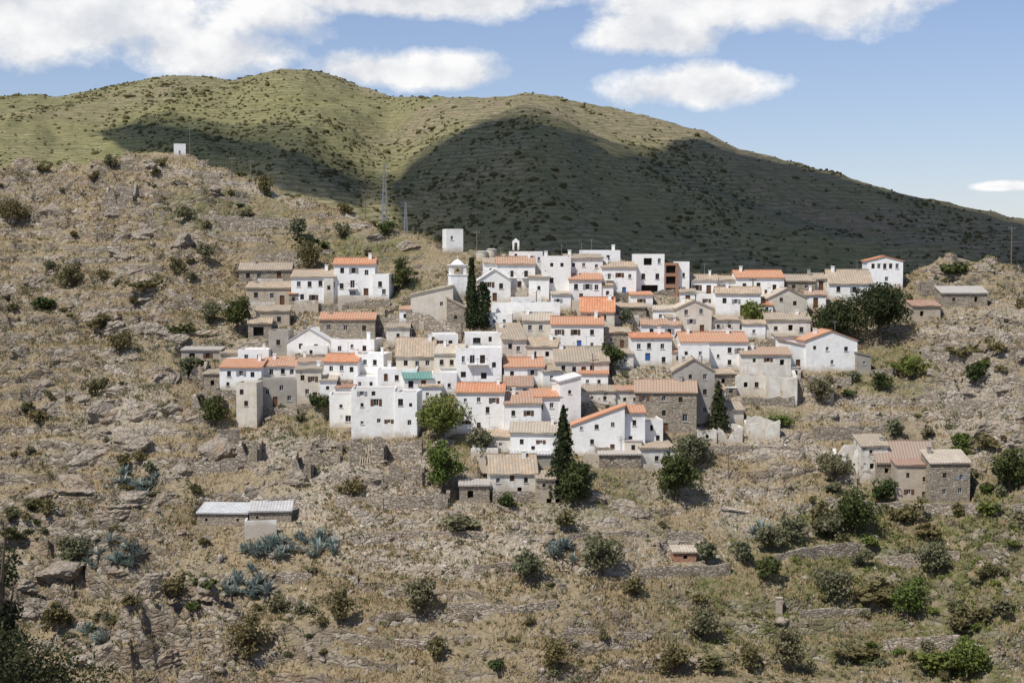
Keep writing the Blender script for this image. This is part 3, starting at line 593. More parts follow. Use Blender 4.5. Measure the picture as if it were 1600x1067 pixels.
# sheds
H(308,388,785,801,822,'f','S','M',-3,[(322,812,'v',4,5),(372,812,'w',4,5)],'long stone shed with pale metal roof on the lower left slope','stone_shed',depth=5,chim=0)
H(390,455,783,798,816,'f','S','M',5,[(402,808,'v',4,4)],'right half stone shed with whitish metal roof on the lower left slope','stone_shed',depth=4,chim=0)
H(1052,1088,853,862,878,'f','B','C',2,[(1071,870,'v',6,6)],'tiny orange brick shed on the lower right slope','brick_shed',depth=3,chim=0)
H(272,290,224,225,244,'F','W','W',12,[(281,238,'w',3,5)],'little white hut on top of the left hill','white_hut',depth=2.2,chim=0)

# ------------------------------------------------------------------ terrain mesh
def pads(X, Y, z, zs):
    att = np.zeros_like(z)
    for (hx, hy, r, W, Dp, hz) in PADS:
        sel = np.nonzero((np.abs(X-hx) < W/2+18) & (np.abs(Y-hy-Dp/2) < Dp/2+18))
        if not len(sel[0]): continue
        ex = np.maximum(np.abs(X[sel]-hx)-W/2, 0); ey = np.maximum(np.maximum(hy-Y[sel], Y[sel]-hy-Dp), 0)
        att[sel] = np.maximum(att[sel], 1-sm(2.5, 12, np.hypot(ex, ey)))
    z = zs+(z-zs)*(1-.75*att)
    best = np.zeros_like(z); tgt = np.copy(z)
    for (hx, hy, r, W, Dp, hz) in PADS:
        sel = np.nonzero((np.abs(X-hx) < W+12) & (np.abs(Y-hy-Dp/2) < Dp+12))
        if not len(sel[0]): continue
        dx = X[sel]-hx; dy = Y[sel]-hy; lx = dx*math.cos(r)+dy*math.sin(r); ly = -dx*math.sin(r)+dy*math.cos(r)
        ex = np.maximum(np.abs(lx)-W/2, 0); ey = np.maximum(np.maximum(-ly, ly-Dp), 0)
        d = np.hypot(ex, ey); w = 1-sm(.3, 2.0, d)
        b = best[sel]; up = w > b
        tg = tgt[sel]; tg[up] = hz+.02; tgt[sel] = tg; b[up] = w[up]; best[sel] = b
    return z*(1-best)+tgt*best
pc = np.concatenate([np.arange(-1400,-200,40), np.arange(-200,1800,2.2), np.arange(1800,3001,40)])
sc_ = (pc-800)/F
Yr = np.concatenate([np.arange(2,150,5), np.arange(150,180,1.5), np.arange(180,300,.32), np.arange(300,362,.48), np.arange(362,430,4.), [430]])
S2, Y2 = np.meshgrid(sc_, Yr); X2 = S2*Y2
Zg = pads(X2, Y2, near_d(X2, Y2), near_s(X2, Y2))
def grid_faces(nr, nc):
    i = np.arange(nr-1)[:,None]*nc+np.arange(nc-1)[None,:]; i = i.ravel()
    return np.stack([i, i+1, i+1+nc, i+nc], 1)
V = np.stack([X2.ravel(), Y2.ravel(), Zg.ravel()], 1)
me = npmesh('hillside', V, grid_faces(*X2.shape), M['ground'])
pxg = 800+F*X2/Y2; pyg = 400-F*Zg/Y2
def ell(lst, pxg=pxg, pyg=pyg):
    o = 0*pxg
    for a, b, rx, ry in lst: o = np.maximum(o, 1-np.hypot((pxg-a)/rx, (pyg-b)/ry))
    return np.clip(o*2.2, 0, 1)
GL = [(1450,880,380,150),(1500,820,220,80),(1400,580,110,50),(920,770,120,50),(1560,1000,240,150),(480,660,60,30),(1300,990,220,100),(690,700,80,30),(1200,655,60,20),(640,460,60,30),(1140,960,160,90),(330,640,50,30),(350,330,140,40),(560,390,120,30)]
PL = [(1180,690,110,36),(1200,800,110,50),(1090,765,90,45),(850,810,190,36),(1530,640,90,110),(190,640,90,70),(600,800,260,60),(1540,500,120,45),(1210,600,70,50),(420,700,80,40),(700,860,260,60),(1000,880,200,40),(1340,640,90,30),(900,540,480,150),(550,560,280,120),(600,740,200,50)]
def line(a, b, n, rx, ry): return [(a[0]+(b[0]-a[0])*i/n, a[1]+(b[1]-a[1])*i/n, rx, ry) for i in range(n+1)]
TR = line((1370,514),(1620,524),16,26,6)+line((1030,704),(1270,708),16,26,6)+line((1270,700),(1345,752),8,24,7)+line((880,604),(990,606),8,20,6)+line((470,478),(640,478),10,22,5)+line((770,478),(860,498),8,20,6)+line((240,256),(470,318),14,24,6)
green = ell(GL); pale = np.maximum(ell(PL)*.85, ell(TR)*1.2)
ca = me.color_attributes.new('masks', 'FLOAT_COLOR', 'POINT')
arr = np.zeros((V.shape[0], 4), np.float32); arr[:,0] = green.ravel(); arr[:,1] = pale.ravel(); arr[:,3] = 1; ca.data.foreach_set('color', arr.ravel())
tag(link('hillside', me), 'steep rocky hillside with dry terraces carrying the village', 'hillside', kind='structure')
pf = np.arange(-1400,3001,6.); Yf = np.concatenate([np.arange(430,1300,3.5), np.arange(1300,4200,100)])
Sf, YF = np.meshgrid((pf-800)/F, Yf); XF = Sf*YF; ZF = far_s(XF, YF)
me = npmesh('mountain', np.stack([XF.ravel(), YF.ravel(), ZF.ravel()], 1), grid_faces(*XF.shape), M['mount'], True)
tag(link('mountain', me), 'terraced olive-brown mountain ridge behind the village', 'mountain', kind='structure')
def gz(X, Y):
    X = np.asarray(X, float); Y = np.asarray(Y, float); s = X/Y
    i = np.clip(np.searchsorted(Yr, Y)-1, 0, len(Yr)-2); j = np.clip(np.searchsorted(sc_, s)-1, 0, len(sc_)-2)
    a = (Y-Yr[i])/(Yr[i+1]-Yr[i]); b = (s-sc_[j])/(sc_[j+1]-sc_[j])
    return (Zg[i,j]*(1-b)+Zg[i,j+1]*b)*(1-a)+(Zg[i+1,j]*(1-b)+Zg[i+1,j+1]*b)*a
def hit(px, py, y0=165, y1=362):
    Y = np.arange(y0, y1, .25); d = dxp(px, py); T = gz(Y*d, Y); Z = Y*kz(py)
    i = np.nonzero(T >= Z)[0]; i = i[0] if len(i) else int(np.argmax(T-Z))
    return float(Y[i]*d), float(Y[i]), float(T[i])
def inpad(X, Y, mg=.5):
    for (hx, hy, r, W, Dp, hz) in PADS:
        dx = X-hx; dy = Y-hy; lx = dx*math.cos(r)+dy*math.sin(r); ly = -dx*math.sin(r)+dy*math.cos(r)
        if abs(lx) < W/2+mg and -mg < ly < Dp+mg: return True
    return False
# crags: jagged outcrops of bedrock
import bmesh
CG = []
for i in range(8):
    bm = bmesh.new(); bmesh.ops.create_icosphere(bm, subdivisions=4, radius=1)
    co = np.array([v.co[:] for v in bm.verts]); rr = np.random.RandomState(900+i)
    for k in range(16):
        n_ = rr.normal(size=3); n_[2] *= .7; n_ /= np.linalg.norm(n_); d_ = rr.uniform(.45,.85); s_ = co@n_-d_; co -= np.where(s_ > 0, s_, 0)[:,None]*n_*.93
    lay = co[:,2]*1.0+.45*co[:,0]; q_ = lay/.16; co[:,:2] *= (1+.22*(hsh(np.floor(q_), np.floor(q_)*0, i)-.5)*2)[:,None]
    q2 = (co[:,0]-.3*co[:,2])/.3; co[:,1] -= .16*hsh(np.floor(q2), np.floor(q_/2), i+40)
    co += ((fbm(co[:,0]*4+i, co[:,2]*4+co[:,1]*3, 3, 7)-.5)*.3)[:,None]*co
    for v, c_ in zip(bm.verts, co): v.co = c_
    m_ = bpy.data.meshes.new('rock_outcrop'); bm.to_mesh(m_); bm.free(); m_.materials.append(M['crag']); CG.append(m_)
def crag(px, py, s, lab='jagged bedrock outcrop'):
    p = hit(px, py)
    if inpad(p[0], p[1], s*.9) or inpad(p[0], p[1]+s*1.2, s*.4) or p[1] > 358: return
    o = link('rock_outcrop', rs.choice(CG), None, (p[0], p[1]+s*.35, p[2]-s*.3), rs.uniform(-.6,.6)+rs.choice((0,3.14)), (s*rs.uniform(1.1,1.9), s*rs.uniform(.7,1.), s*rs.uniform(.6,1.1)))
    o.rotation_euler[1] = rs.uniform(-.5,.1); tag(o, lab, 'rock', kind='structure')
for a in [(330,708,3.2),(352,690,2.6),(318,725,2.8),(345,640,2.2),(180,335,2.4),(215,372,2.6),(190,400,3),(600,378,2.2),(640,388,2),(165,655,3.4),(90,640,2.6),(205,520,2.8),(268,530,2.4),(232,262,1.6),(312,262,1.6),(330,300,2.2),(1486,418,2.6),(1512,412,2.4),(1540,424,2.),(1468,432,1.8),(1500,560,2.2),(1478,590,1.8),(1524,622,2),(1545,662,2.),(1590,560,1.8),(1572,612,2.),(100,560,2.6),(60,700,3),(125,765,2.8),(470,748,2.6),(500,700,2.2),(420,735,2.4),(560,760,2),(250,600,3),(235,640,2.4),(285,650,2.6),(30,560,2.6),(140,500,2.4),(60,440,2.2),(250,450,2.4),(150,720,3.2),(210,700,2.4),(1590,690,1.6),(1450,545,1.6),(620,870,1.8),(720,820,1.8),(850,845,1.6),(980,800,1.7),(280,380,2.3),(340,430,2.),(420,350,2.),(500,340,1.8)]: crag(a[0], a[1], a[2]*(1.3 if a[0] < 1400 else .9))
for k in range(100):
    a_ = rs.random() < .74; crag(rs.uniform(-10,330) if a_ else rs.uniform(1430,1610), rs.uniform(300,1050) if a_ else rs.uniform(440,760), rs.uniform(1.2,3.3) if a_ else rs.uniform(.7,1.5))
for k in range(30): crag(rs.uniform(360,1050), rs.uniform(690,830), rs.uniform(.8,2.2))
for k in range(24): crag(rs.uniform(330,1250), rs.uniform(800,1060), rs.uniform(.6,1.3))
# ------------------------------------------------------------------ foliage
def leaves(P, size, rng):
    n = len(P); a = rng.normal(size=(n,3)); a /= np.linalg.norm(a, axis=1)[:,None]; b = rng.normal(size=(n,3)); b -= a*(a*b).sum(1)[:,None]; b /= np.linalg.norm(b, axis=1)[:,None]
    s = (size*rng.uniform(.6,1.3,n))[:,None]; V = np.stack([P-a*s*.5, P+b*s*.4, P+a*s*.5, P-b*s*.4], 1).reshape(-1,3)
    return V, np.arange(n*4).reshape(-1,4)
def crown_pts(rng, Rr, Hh, zb, n, style):
    if style in 'ck':
        pw_ = .8 if style == 'c' else .42
        t_ = rng.uniform(0,1,n)**(1.25 if style == 'c' else 1.); saw = 1-((t_*9+rng.uniform(-.08,.08,n)) % 1); a = rng.uniform(0,6.283,n)
        r = Rr*(1-t_)**pw_*(.6+.4*saw)*np.sqrt(rng.uniform(.15,1,n))
        if style == 'k': r *= np.minimum(1, .5+t_*2.)*(.62+.7*vn(a*1.3+7, t_*5, 5)); x_ = .16*Rr*np.sin(t_*7)
        else: r *= .85+.28*np.sin(a*5+t_*20); x_ = 0
        return np.stack([r*np.cos(a)+x_, r*np.sin(a), zb+(Hh-zb)*t_-.1*r], 1)
    if style == 'y':
        t_ = rng.uniform(0,1,n); a = rng.uniform(0,6.283,n); r = Rr*(1-.75*t_)*np.minimum(1,.5+t_*3)*(.7+.45*vn(a*1.5, t_*9, 4))*np.sqrt(rng.uniform(.25,1,n))
        return np.stack([r*np.cos(a), r*np.sin(a), zb+(Hh-zb)*t_], 1)
    K = max(12, int(14+Rr*4)) if style != 's' else 10
    u = rng.normal(size=(K,3)); u /= np.linalg.norm(u, axis=1)[:,None]; rad = rng.uniform(.25,1.1,K)[:,None]
    hz = (Hh-zb)/2; c = u*rad*np.array([Rr*.68, Rr*.68, hz*.7])+np.array([0,0,zb+hz])
    k = rng.randint(0,K,n); cr = rng.uniform(.22,.5,K)*min(Rr, hz*1.2); w = rng.normal(size=(n,3)); w /= np.linalg.norm(w, axis=1)[:,None]
    P = c[k]+w*cr[k][:,None]*(rng.uniform(.2,1,n)**.5)[:,None]*np.array([1.1,1.1,.85]); P[:,2] = np.maximum(P[:,2], .02)
    return P
def trunk(mb, Hh, Rr, zb, rng, style):
    r = max(.07, .035*Hh)
    if style in 'cyk': mb.bar((0,0,-.5), (0,0,Hh*.9), r, .02, 6); return
    top = zb+(Hh-zb)*.35; mb.bar((0,0,-.6), (.05*Rr,0,top), r, r*.6, 7)
    for k in range(6):
        a = k*1.05+rng.uniform(-.3,.3); q = rng.uniform(.4,.75); e = (Rr*q*math.cos(a), Rr*q*math.sin(a), zb+(Hh-zb)*rng.uniform(.5,.85)); mb.bar((.04*Rr,0,top*rng.uniform(.55,.98)), e, r*.5, .02, 5)
TM = {'b':'lb','d':'ld','o':'lo','c':'lc','y':'lc','p':'lc','s':'ls','f':'lf','k':'lc'}
def tree(px, yb, hp, wp, style, label, name='tree', pos=None, leaf=None, cat='tree', mul=11):
    X, Y, Z = pos or hit(px, yb); m = Y/F; Hh = hp*m; Rr = wp*m/2; rng = np.random.RandomState(int(px*7+yb) % 99999)
    root = empty(name, (X, Y, Z-.1), rng.uniform(0,6)); tag(root, label, cat)
    zb = {'c':.04,'y':.02,'b':.08,'p':.03,'k':.06}.get(style, .03)*Hh
    lf = leaf or .46; n = int(np.clip(2*Rr*(Hh-zb)/lf**2*mul, 500, 16000))*(.6 if style == 's' else 1)
    P = crown_pts(rng, Rr, Hh, zb, int(n), style if style in 'cyk' else 'b')
    link('crown', npmesh('crown', *leaves(P, lf, rng), M[TM[style]]), root)
    mb = MB(); trunk(mb, Hh, Rr, zb, rng, style); mb.build('trunk', M['bark'], root)
    return root
for a in [
 (692,692,80,86,'b','bright green leafy tree in front of the big white terrace house'),
 (692,768,88,72,'b','green tree on the slope directly below the brightest leafy tree'),
 (900,792,92,66,'d','rounded dark green tree at the foot of the tall conifer'),
 (880,778,146,72,'c','tall dark tapering conifer in front of the lower white houses','conifer_tree'),
 (1057,784,88,82,'d','dense dark green tree on the bare slope below the stone house'),
 (1085,728,68,58,'o','grey-green olive tree beside the path under the stone house'),
 (1122,672,78,50,'c','dark pyramid conifer right of the grey gabled house','conifer_tree'),
 (1309,534,82,104,'p','broad dark pine left of the tallest pine','pine_tree'),
 (1376,538,118,98,'p','tallest dark pine beside the arcaded tower house','pine_tree'),
 (737,514,112,26,'y','taller slender dark conifer beside the bell tower','conifer_tree'),
 (755,514,74,44,'k','shorter bushy conifer right of the slender one by the bell tower','conifer_tree'),
 (1178,516,48,54,'b','round bright green tree left of the half-ruined house'),
 (629,450,48,44,'d','dark bushy tree right of the upper left cluster'),
 (370,522,66,50,'d','dark green tree above the timber pile'),
 (328,506,38,40,'o','grey-green shrubby tree left of the dark one above the timber pile'),
 (335,668,60,48,'d','green tree at the foot of the leftmost white houses'),
 (482,424,52,58,'s','thin greyish half-bare tree above the upper left white houses'),
 (413,306,38,36,'s','small spindly tree on the left hill brow'),
 (468,374,36,38,'o','round grey-green tree left of a similar one on the upper left slope'),
 (533,373,30,34,'o','round grey-green tree right of a similar one on the upper left slope'),
 (605,370,26,38,'d','dark low bush by the foot of the lattice pylon'),
 (385,352,32,28,'o','small tree on the left slope below the hill brow'),
 (498,642,32,36,'d','dark bush left of the biggest white block house'),
 (958,580,48,46,'d','dark green tree right of the long tan-roofed house'),
 (978,506,26,28,'o','small bush beside the big orange roof'),
 (952,460,24,24,'b','little green tree in front of the top row'),
 (1283,632,52,50,'o','grey-green tree under the rightmost gabled house'),
 (1420,592,40,70,'b','wide bright green bush on the right slope below the fence'),
 (1372,612,32,46,'d','dark bush left of the wide bright one on the right slope'),
 (1523,604,44,42,'d','dark round bush among the right hand crags'),
 (1576,772,84,74,'d','large dark tree at the right edge level with the farm group'),
 (1303,750,48,64,'o','olive tree left of the lower right farm group'),
 (1383,788,44,48,'d','dark bush in front of the lower right farm group'),
 (1335,835,76,84,'d','large dark green tree below the lower right farm group'),
 (1240,848,46,50,'o','grey olive tree left of a similar one, centre of the olive row'),
 (1298,842,50,60,'o','broad grey olive tree at the right end of the olive row'),
 (1205,864,52,56,'o','grey olive tree third from the right in the olive row'),
 (1200,908,40,48,'d','dark bush just below the olive row'),
 (1160,884,48,42,'o','narrow olive tree at the left end of the olive row'),
 (1104,880,46,38,'o','slim olive tree right of the tiny brick shed'),
 (824,910,54,56,'o','round grey olive shrub in the middle of the lower slope'),
 (941,900,68,70,'o','broad green-grey tree right of centre on the lower slope'),
 (657,960,68,56,'o','tall round olive shrub at the lower centre left'),
 (530,978,74,50,'s','upright shrub between the agaves and the round olive shrub'),
 (390,1034,80,70,'s','large dull green shrub near the bottom left of centre'),
 (271,934,42,72,'s','wide low brownish green bush on the lower left slope'),
 (550,778,38,66,'s','spreading bush below the ruined walls at left of centre'),
 (115,884,60,60,'o','big olive bush at the far left lower slope'),
 (149,620,38,48,'s','round bush on the bare left slope level with the village'),
 (1102,1004,64,54,'o','olive shrub on the lower slope right of centre'),
 (1230,1052,86,62,'o','tall green shrub near the bottom right of centre'),
 (1300,936,58,68,'o','pale green tree on the grassy lower right slope'),
 (1418,966,74,70,'b','fresh green bush on the grassy lower right slope'),
 (1460,894,58,62,'o','green bush right of the pale tree on the lower right slope'),
 (1510,1064,76,80,'b','green bushy tree near the bottom right corner'),
 (1050,1054,66,66,'s','spindly shrub close to the bottom centre right'),
 (990,936,42,42,'s','small shrub below the broad green-grey tree'),
 (685,1034,50,42,'s','small dull shrub near the bottom centre'),
 (886,834,48,48,'s','shrub under the dark rounded tree at the conifer foot'),
 (1170,1048,50,50,'s','sparse shrub left of the tall green shrub near the bottom'),
 (750,722,44,50,'o','olive bush on the slope right of the two green trees'),
 (790,796,28,36,'d','low dark bush in front of the old farmhouse'),
 (1220,668,24,54,'b','low bright green bush on the terrace right of the cream outbuilding'),
 (870,1050,60,54,'s','dull shrub at the bottom centre'),
 (296,590,40,44,'o','olive bush just left of the village'),
 (188,560,50,54,'s','dark bush on the bare slope left of the village'),
 (112,450,40,54,'s','dark bush on the high left slope'),
 (20,350,46,74,'s','dark bush at the left edge below the skyline'),
 (320,412,36,36,'o','olive bush above the village on the left slope'),
 (275,430,30,36,'s','bush left of the olive bush above the village'),
]:
    nm = a[6] if len(a) > 6 else ('shrub' if ('bush' in a[5] or 'shrub' in a[5]) else ('olive_tree' if 'olive' in a[5] else 'leafy_tree'))
    tree(*a[:6], name=nm, cat='bush' if nm == 'shrub' else 'tree')
for px, top, dep, hgt, wid, lab in [(-14,745,84,11.5,5.0,'dark leafy tree entering at the left edge, upper one'), (50,960,80,6.,9.2,'dark wide tree in the bottom left corner'), (-45,900,76,8.,6.,'dark tree at the very left edge above the bottom corner')]:
    X = dxp(px, top)*dep; zt = kz(top)*dep; zg = float(near_s(np.array([X]), np.array([float(dep)]))[0])
    hh = zt-zg; m = dep/F
    tree(px, top, hh/m, wid/m, 'f', lab, 'leafy_tree', pos=(X, dep, zg), leaf=.22, mul=4.5)
# scattered shrubs
SH = []
for i in range(12):
    rng = np.random.RandomState(100+i); st = 'b' if i % 3 else 's'
    P = crown_pts(rng, 1., 1.5, .02, 560, st); P[:,0] *= rng.uniform(.7,1.3); P[:,2] *= (1+.35*np.sin(P[:,0]*2.2+i)); SH.append(npmesh('shrub', *leaves(P, .27, rng), M[('ls','lo','ls','lo','ls','ld')[i % 6]]))
GB = [npmesh('shrub', *leaves(crown_pts(np.random.RandomState(300+i), 1., 1.5, .02, 620, 'b'), .27, np.random.RandomState(i)), M['lb']) for i in range(3)]
regs = [((0,330,290,1060),84,'olive-brown shrub among the rocks of the left hillside','shrubs scattered on the left hillside'),
        ((330,620,300,400),14,'small shrub on the slope above the village','shrubs above the village'),
        ((300,1250,800,1065),36,'small dry shrub on the lower terraces','shrubs scattered on the lower terraces'),
        ((1250,1600,580,1065),76,'small green shrub on the right hand slope','shrubs scattered on the right slope'),
        ((1400,1600,420,580),14,'small shrub on the right knoll','shrubs on the right knoll'),
        ((0,560,250,300),18,'small bush along the left hill brow','bushes on the hill brow')]
for (a, b, c, d), n, lab, grp in regs:
    k = 0; tries = 0
    while k < n and tries < 3000:
        tries += 1; px = rs.uniform(a, b); py = rs.uniform(c, d)
        if float(vn(px/55., py/38., 88))*.7+.3*float(vn(px/20., py/14., 89)) < .58: continue
        p = hit(px, py)
        if inpad(p[0], p[1], 2.) or p[1] > 358: continue
        s = .75*math.exp(rs.gauss(.25,.5))*(1.2 if px > 1250 else 1); s = min(s, 2.8); k += 1
        o = link('shrub', rs.choice(GB+SH[:8]) if px > 1250 and py > 560 else rs.choice(SH), None, (p[0], p[1], p[2]-.15), rs.uniform(0,6), (s*rs.uniform(.8,1.6), s*rs.uniform(.8,1.2), s*rs.uniform(.55,1.1)))
        tag(o, lab, 'bush', grp)
for px, py in [(560,470),(600,500),(650,430),(730,470),(1130,560),(975,590),(860,520),(1245,520),(1300,500),(1420,470),(440,645),(470,660),(950,640),(575,400)]:
    p = hit(px, py)
    if inpad(p[0], p[1], .3): continue
    s = rs.uniform(.6,1.3); tag(link('shrub', rs.choice(SH), None, (p[0],p[1],p[2]-.1), rs.uniform(0,6), (s,s,s)), 'small green bush in a gap between the village houses', 'bush', 'bushes between the houses')
# agaves
AG = []
for i in range(4):
    rng = np.random.RandomState(50+i); mb = MB()
    for k in range(20):
        a = k*2.4+rng.uniform(-.2,.2); el = rng.uniform(.3,1.35); L = rng.uniform(1.1,1.6); w = .17
        pts = []
        for j in range(4):
            q = j/3; r = L*q*math.cos(el)+.08; z = L*q*math.sin(el)+.15*math.sin(q*3)-(.25*q*q if el < .8 else 0); ww = w*(1-q**2)*(1 if j else .7)
            pts.append(((r*math.cos(a)-ww*math.sin(a), r*math.sin(a)+ww*math.cos(a), z+.06), (r*math.cos(a)+ww*math.sin(a), r*math.sin(a)-ww*math.cos(a), z+.06), (r*math.cos(a), r*math.sin(a), z)))
        for j in range(3):
            mb.poly([pts[j][0], pts[j][2], pts[j+1][2], pts[j+1][0]]); mb.poly([pts[j][2], pts[j][1], pts[j+1][1], pts[j+1][2]])
    me = bpy.data.meshes.new('agave'); me.from_pydata(mb.v, [], mb.f); me.materials.append(M['agave']); AG.append(me)
for (cx, cy, rx, ry, n, lab, grp) in [(455,858,78,18,34,'blue-grey agave rosette in the long agave band on the lower left slope','agaves in the long band'),
    (388,915,38,26,16,'blue-grey agave rosette in the patch below the long agave band','agaves below the long band'),
    (165,870,60,24,20,'blue-grey agave rosette in the far left lower patch','agaves in the far left patch'),
    (222,755,34,24,10,'agave rosette on the left slope beside the ruined walls','agaves on the left slope'),
    (880,866,26,16,8,'agave rosette on the middle lower slope','agaves on the middle slope'),
    (145,995,30,14,6,'agave rosette near the bottom left','agaves at the bottom left'), (1180,842,24,12,4,'agave rosette left of the olive row','agaves by the olives')]:
    for k in range(n):
        a = rs.uniform(0,6.28); r = math.sqrt(rs.random()); p = hit(cx+rx*r*math.cos(a), cy+ry*r*math.sin(a)); s = rs.uniform(.9,1.7)
        tag(link('agave', rs.choice(AG), None, (p[0],p[1],p[2]-.05), rs.uniform(0,6), (s,s,s)), lab, 'agave', grp)
# ------------------------------------------------------------------ stuff
cub = np.array([(-1,-1,-1),(1,-1,-1),(1,1,-1),(-1,1,-1),(-1,-1,1),(1,-1,1),(1,1,1),(-1,1,1)])*.62
cbf = np.array([(0,3,2,1),(4,5,6,7),(0,1,5,4),(1,2,6,5),(2,3,7,6),(3,0,4,7)])
PHI = (1+5**.5)/2
ico = np.array([(-1,PHI,0),(1,PHI,0),(-1,-PHI,0),(1,-PHI,0),(0,-1,PHI),(0,1,PHI),(0,-1,-PHI),(0,1,-PHI),(PHI,0,-1),(PHI,0,1),(-PHI,0,-1),(-PHI,0,1)])/1.9
icf = np.array([(0,11,5),(0,5,1),(0,1,7),(0,7,10),(0,10,11),(1,5,9),(5,11,4),(11,10,2),(10,7,6),(7,1,8),(3,9,4),(3,4,2),(3,2,6),(3,6,8),(3,8,9),(4,9,5),(2,4,11),(6,2,10),(8,6,7),(9,8,1)])
def blobs(P, s, rng, flat=.7, jit=.35, bv=ico, bf=icf, tilt=0.):
    n = len(P); q = len(bv); V = bv[None]*(1+rng.uniform(-jit,jit,(n,q,3))); V = V*(np.stack([rng.uniform(.6,1.5,n), rng.uniform(.6,1.3,n), flat*rng.uniform(.6,1.4,n)],1)*s[:,None])[:,None,:]
    if tilt:
        t1 = rng.normal(0,tilt,n)[:,None]; V = np.stack([V[...,0]*np.cos(t1)-V[...,2]*np.sin(t1), V[...,1], V[...,0]*np.sin(t1)+V[...,2]*np.cos(t1)], 2)
        t1 = rng.normal(0,tilt,n)[:,None]; V = np.stack([V[...,0], V[...,1]*np.cos(t1)-V[...,2]*np.sin(t1), V[...,1]*np.sin(t1)+V[...,2]*np.cos(t1)], 2)
    a = rng.uniform(0,6.28,n); ca_, sa = np.cos(a)[:,None], np.sin(a)[:,None]
    X = V[...,0]*ca_-V[...,1]*sa; Y = V[...,0]*sa+V[...,1]*ca_; V = np.stack([X,Y,V[...,2]],2)+P[:,None,:]
    return V.reshape(-1,3), (bf[None]+q*np.arange(n)[:,None,None]).reshape(-1,bf.shape[1])
def scatter(n, a=-150, b=1750, y0=186, y1=350, dens=None):
    px = R.uniform(a, b, n*3); Y = R.uniform(y0, y1, n*3); X = (px-800)/F*Y; z = gz(X, Y); py = 400-F*z/Y
    k = np.ones(n*3, bool)
    for (hx, hy, r, W, Dp, hz) in PADS: k &= ~((np.abs(X-hx) < W/2+.8) & (Y > hy-1.) & (Y < hy+Dp+.8))
    if dens is not None: k &= R.uniform(0,1,n*3) < dens(px, py, X, Y)
    return np.stack([X, Y, z], 1)[k][:n], px[k][:n], py[k][:n]
cl = lambda px, py, X, Y: .04+sm(.48, .64, fbm(X/8., Y/8., 3, 200))*(.4+.6*sidef(px, Y))
P_, _, _ = scatter(9000, dens=cl); s = np.exp(R.normal(-1.5,.55,len(P_)))
tag(link('loose_rock', npmesh('loose_rock', *blobs(P_, np.minimum(s,.9), R, .6, .4, cub, cbf, .45), M['rock'])), 'loose brown rocks strewn over the hillside', 'rocks', kind='stuff')
def pd(px, py, X, Y):
    o = 0*px
    for a, b, rx, ry in PL: o = np.maximum(o, 1-np.hypot((px-a)/rx, (py-b)/ry))
    return np.clip(o*1.5, .02, 1)*sm(.38,.6, fbm(X/6., Y/6., 3, 210))
P_, _, _ = scatter(11000, dens=pd); s = np.exp(R.normal(-1.75,.5,len(P_)))
tag(link('pale_rubble', npmesh('pale_rubble', *blobs(P_, np.minimum(s,.6), R, .6, .4, cub, cbf, .45), M['rubble'])), 'pale rubble from fallen walls', 'rubble', kind='stuff')
P_, _, _ = scatter(46000, dens=lambda px, py, X, Y: sm(.34,.58, fbm(X/7., Y/7., 3, 300)))
n = len(P_); k = 3; base = np.repeat(P_, k, 0); a = R.uniform(0,6.28,n*k); hgt = R.uniform(.25,.65,n*k); w = R.uniform(.08,.2,n*k)
off = R.normal(size=(n*k,2))*.18; tp = base.copy(); tp[:,0] += off[:,0]*1.6; tp[:,1] += off[:,1]*1.6; tp[:,2] += hgt
l1 = base.copy(); l1[:,0] += off[:,0]-w*np.cos(a); l1[:,1] += off[:,1]-w*np.sin(a); l2 = base.copy(); l2[:,0] += off[:,0]+w*np.cos(a); l2[:,1] += off[:,1]+w*np.sin(a); l1[:,2] -= .1; l2[:,2] -= .1
tag(link('dry_grass', npmesh('dry_grass', np.stack([l1,l2,tp],1).reshape(-1,3), np.arange(n*k*3).reshape(-1,3), M['grass'])), 'straw coloured dry grass tufts', 'grass', kind='stuff')
def lowscrub(nb, dens, m, size, label, name, q=16, lf=.26):
    P_, _, _ = scatter(nb, dens=dens); n = len(P_); s = R.uniform(.2,.6,n)*size
    L = np.repeat(P_, q, 0)+R.normal(size=(n*q,3))*np.repeat(s,q)[:,None]*np.array([.6,.6,.35])+np.array([0,0,.2])
    V, Fc = leaves(L, lf, R); tag(link(name, npmesh(name, V, Fc, m)), label, 'scrub', kind='stuff')
lowscrub(8500, lambda px, py, X, Y: sm(.4,.62, fbm(X/11., Y/11., 3, 400)), M['ls'], 1., 'low grey-green scrub covering the slopes', 'low_scrub')
lowscrub(2100, lambda px, py, X, Y: sm(.45,.62, fbm(X/15., Y/15., 3, 440))*(.3+.7*sidef(px, Y)), M['lo'], 2.1, 'knee-high olive scrub in the rock gullies', 'gully_scrub', 46, .3)
gd = lambda px, py, X, Y: np.clip(1.3-np.hypot((px-1450)/360,(py-900)/170),0,1)*sm(.38,.62, fbm(X/10., Y/10., 3, 460))+.02
lowscrub(8500, gd, M['lb'], 1.2, 'fresh green weeds on the lower right slope', 'green_weeds', 18, .3)
nf = 16000; px = R.uniform(-200,1800,nf*2); Y = R.uniform(450,1180,nf*2); X = (px-800)/F*Y; keep = R.uniform(0,1,nf*2) < .1+.9*sm(.38,.66, fbm(X/45., Y/70., 3, 500)); X = X[keep][:nf]; Y = Y[keep][:nf]; z = far_s(X, Y)
s = np.exp(R.normal(-.32,.45,len(X)))
tag(link('distant_scrub', npmesh('distant_scrub', *blobs(np.stack([X,Y,z+.15],1), s, R, .65, .35), M['lfar'])), 'dark scrub dotted over the distant mountain', 'scrub', kind='stuff')
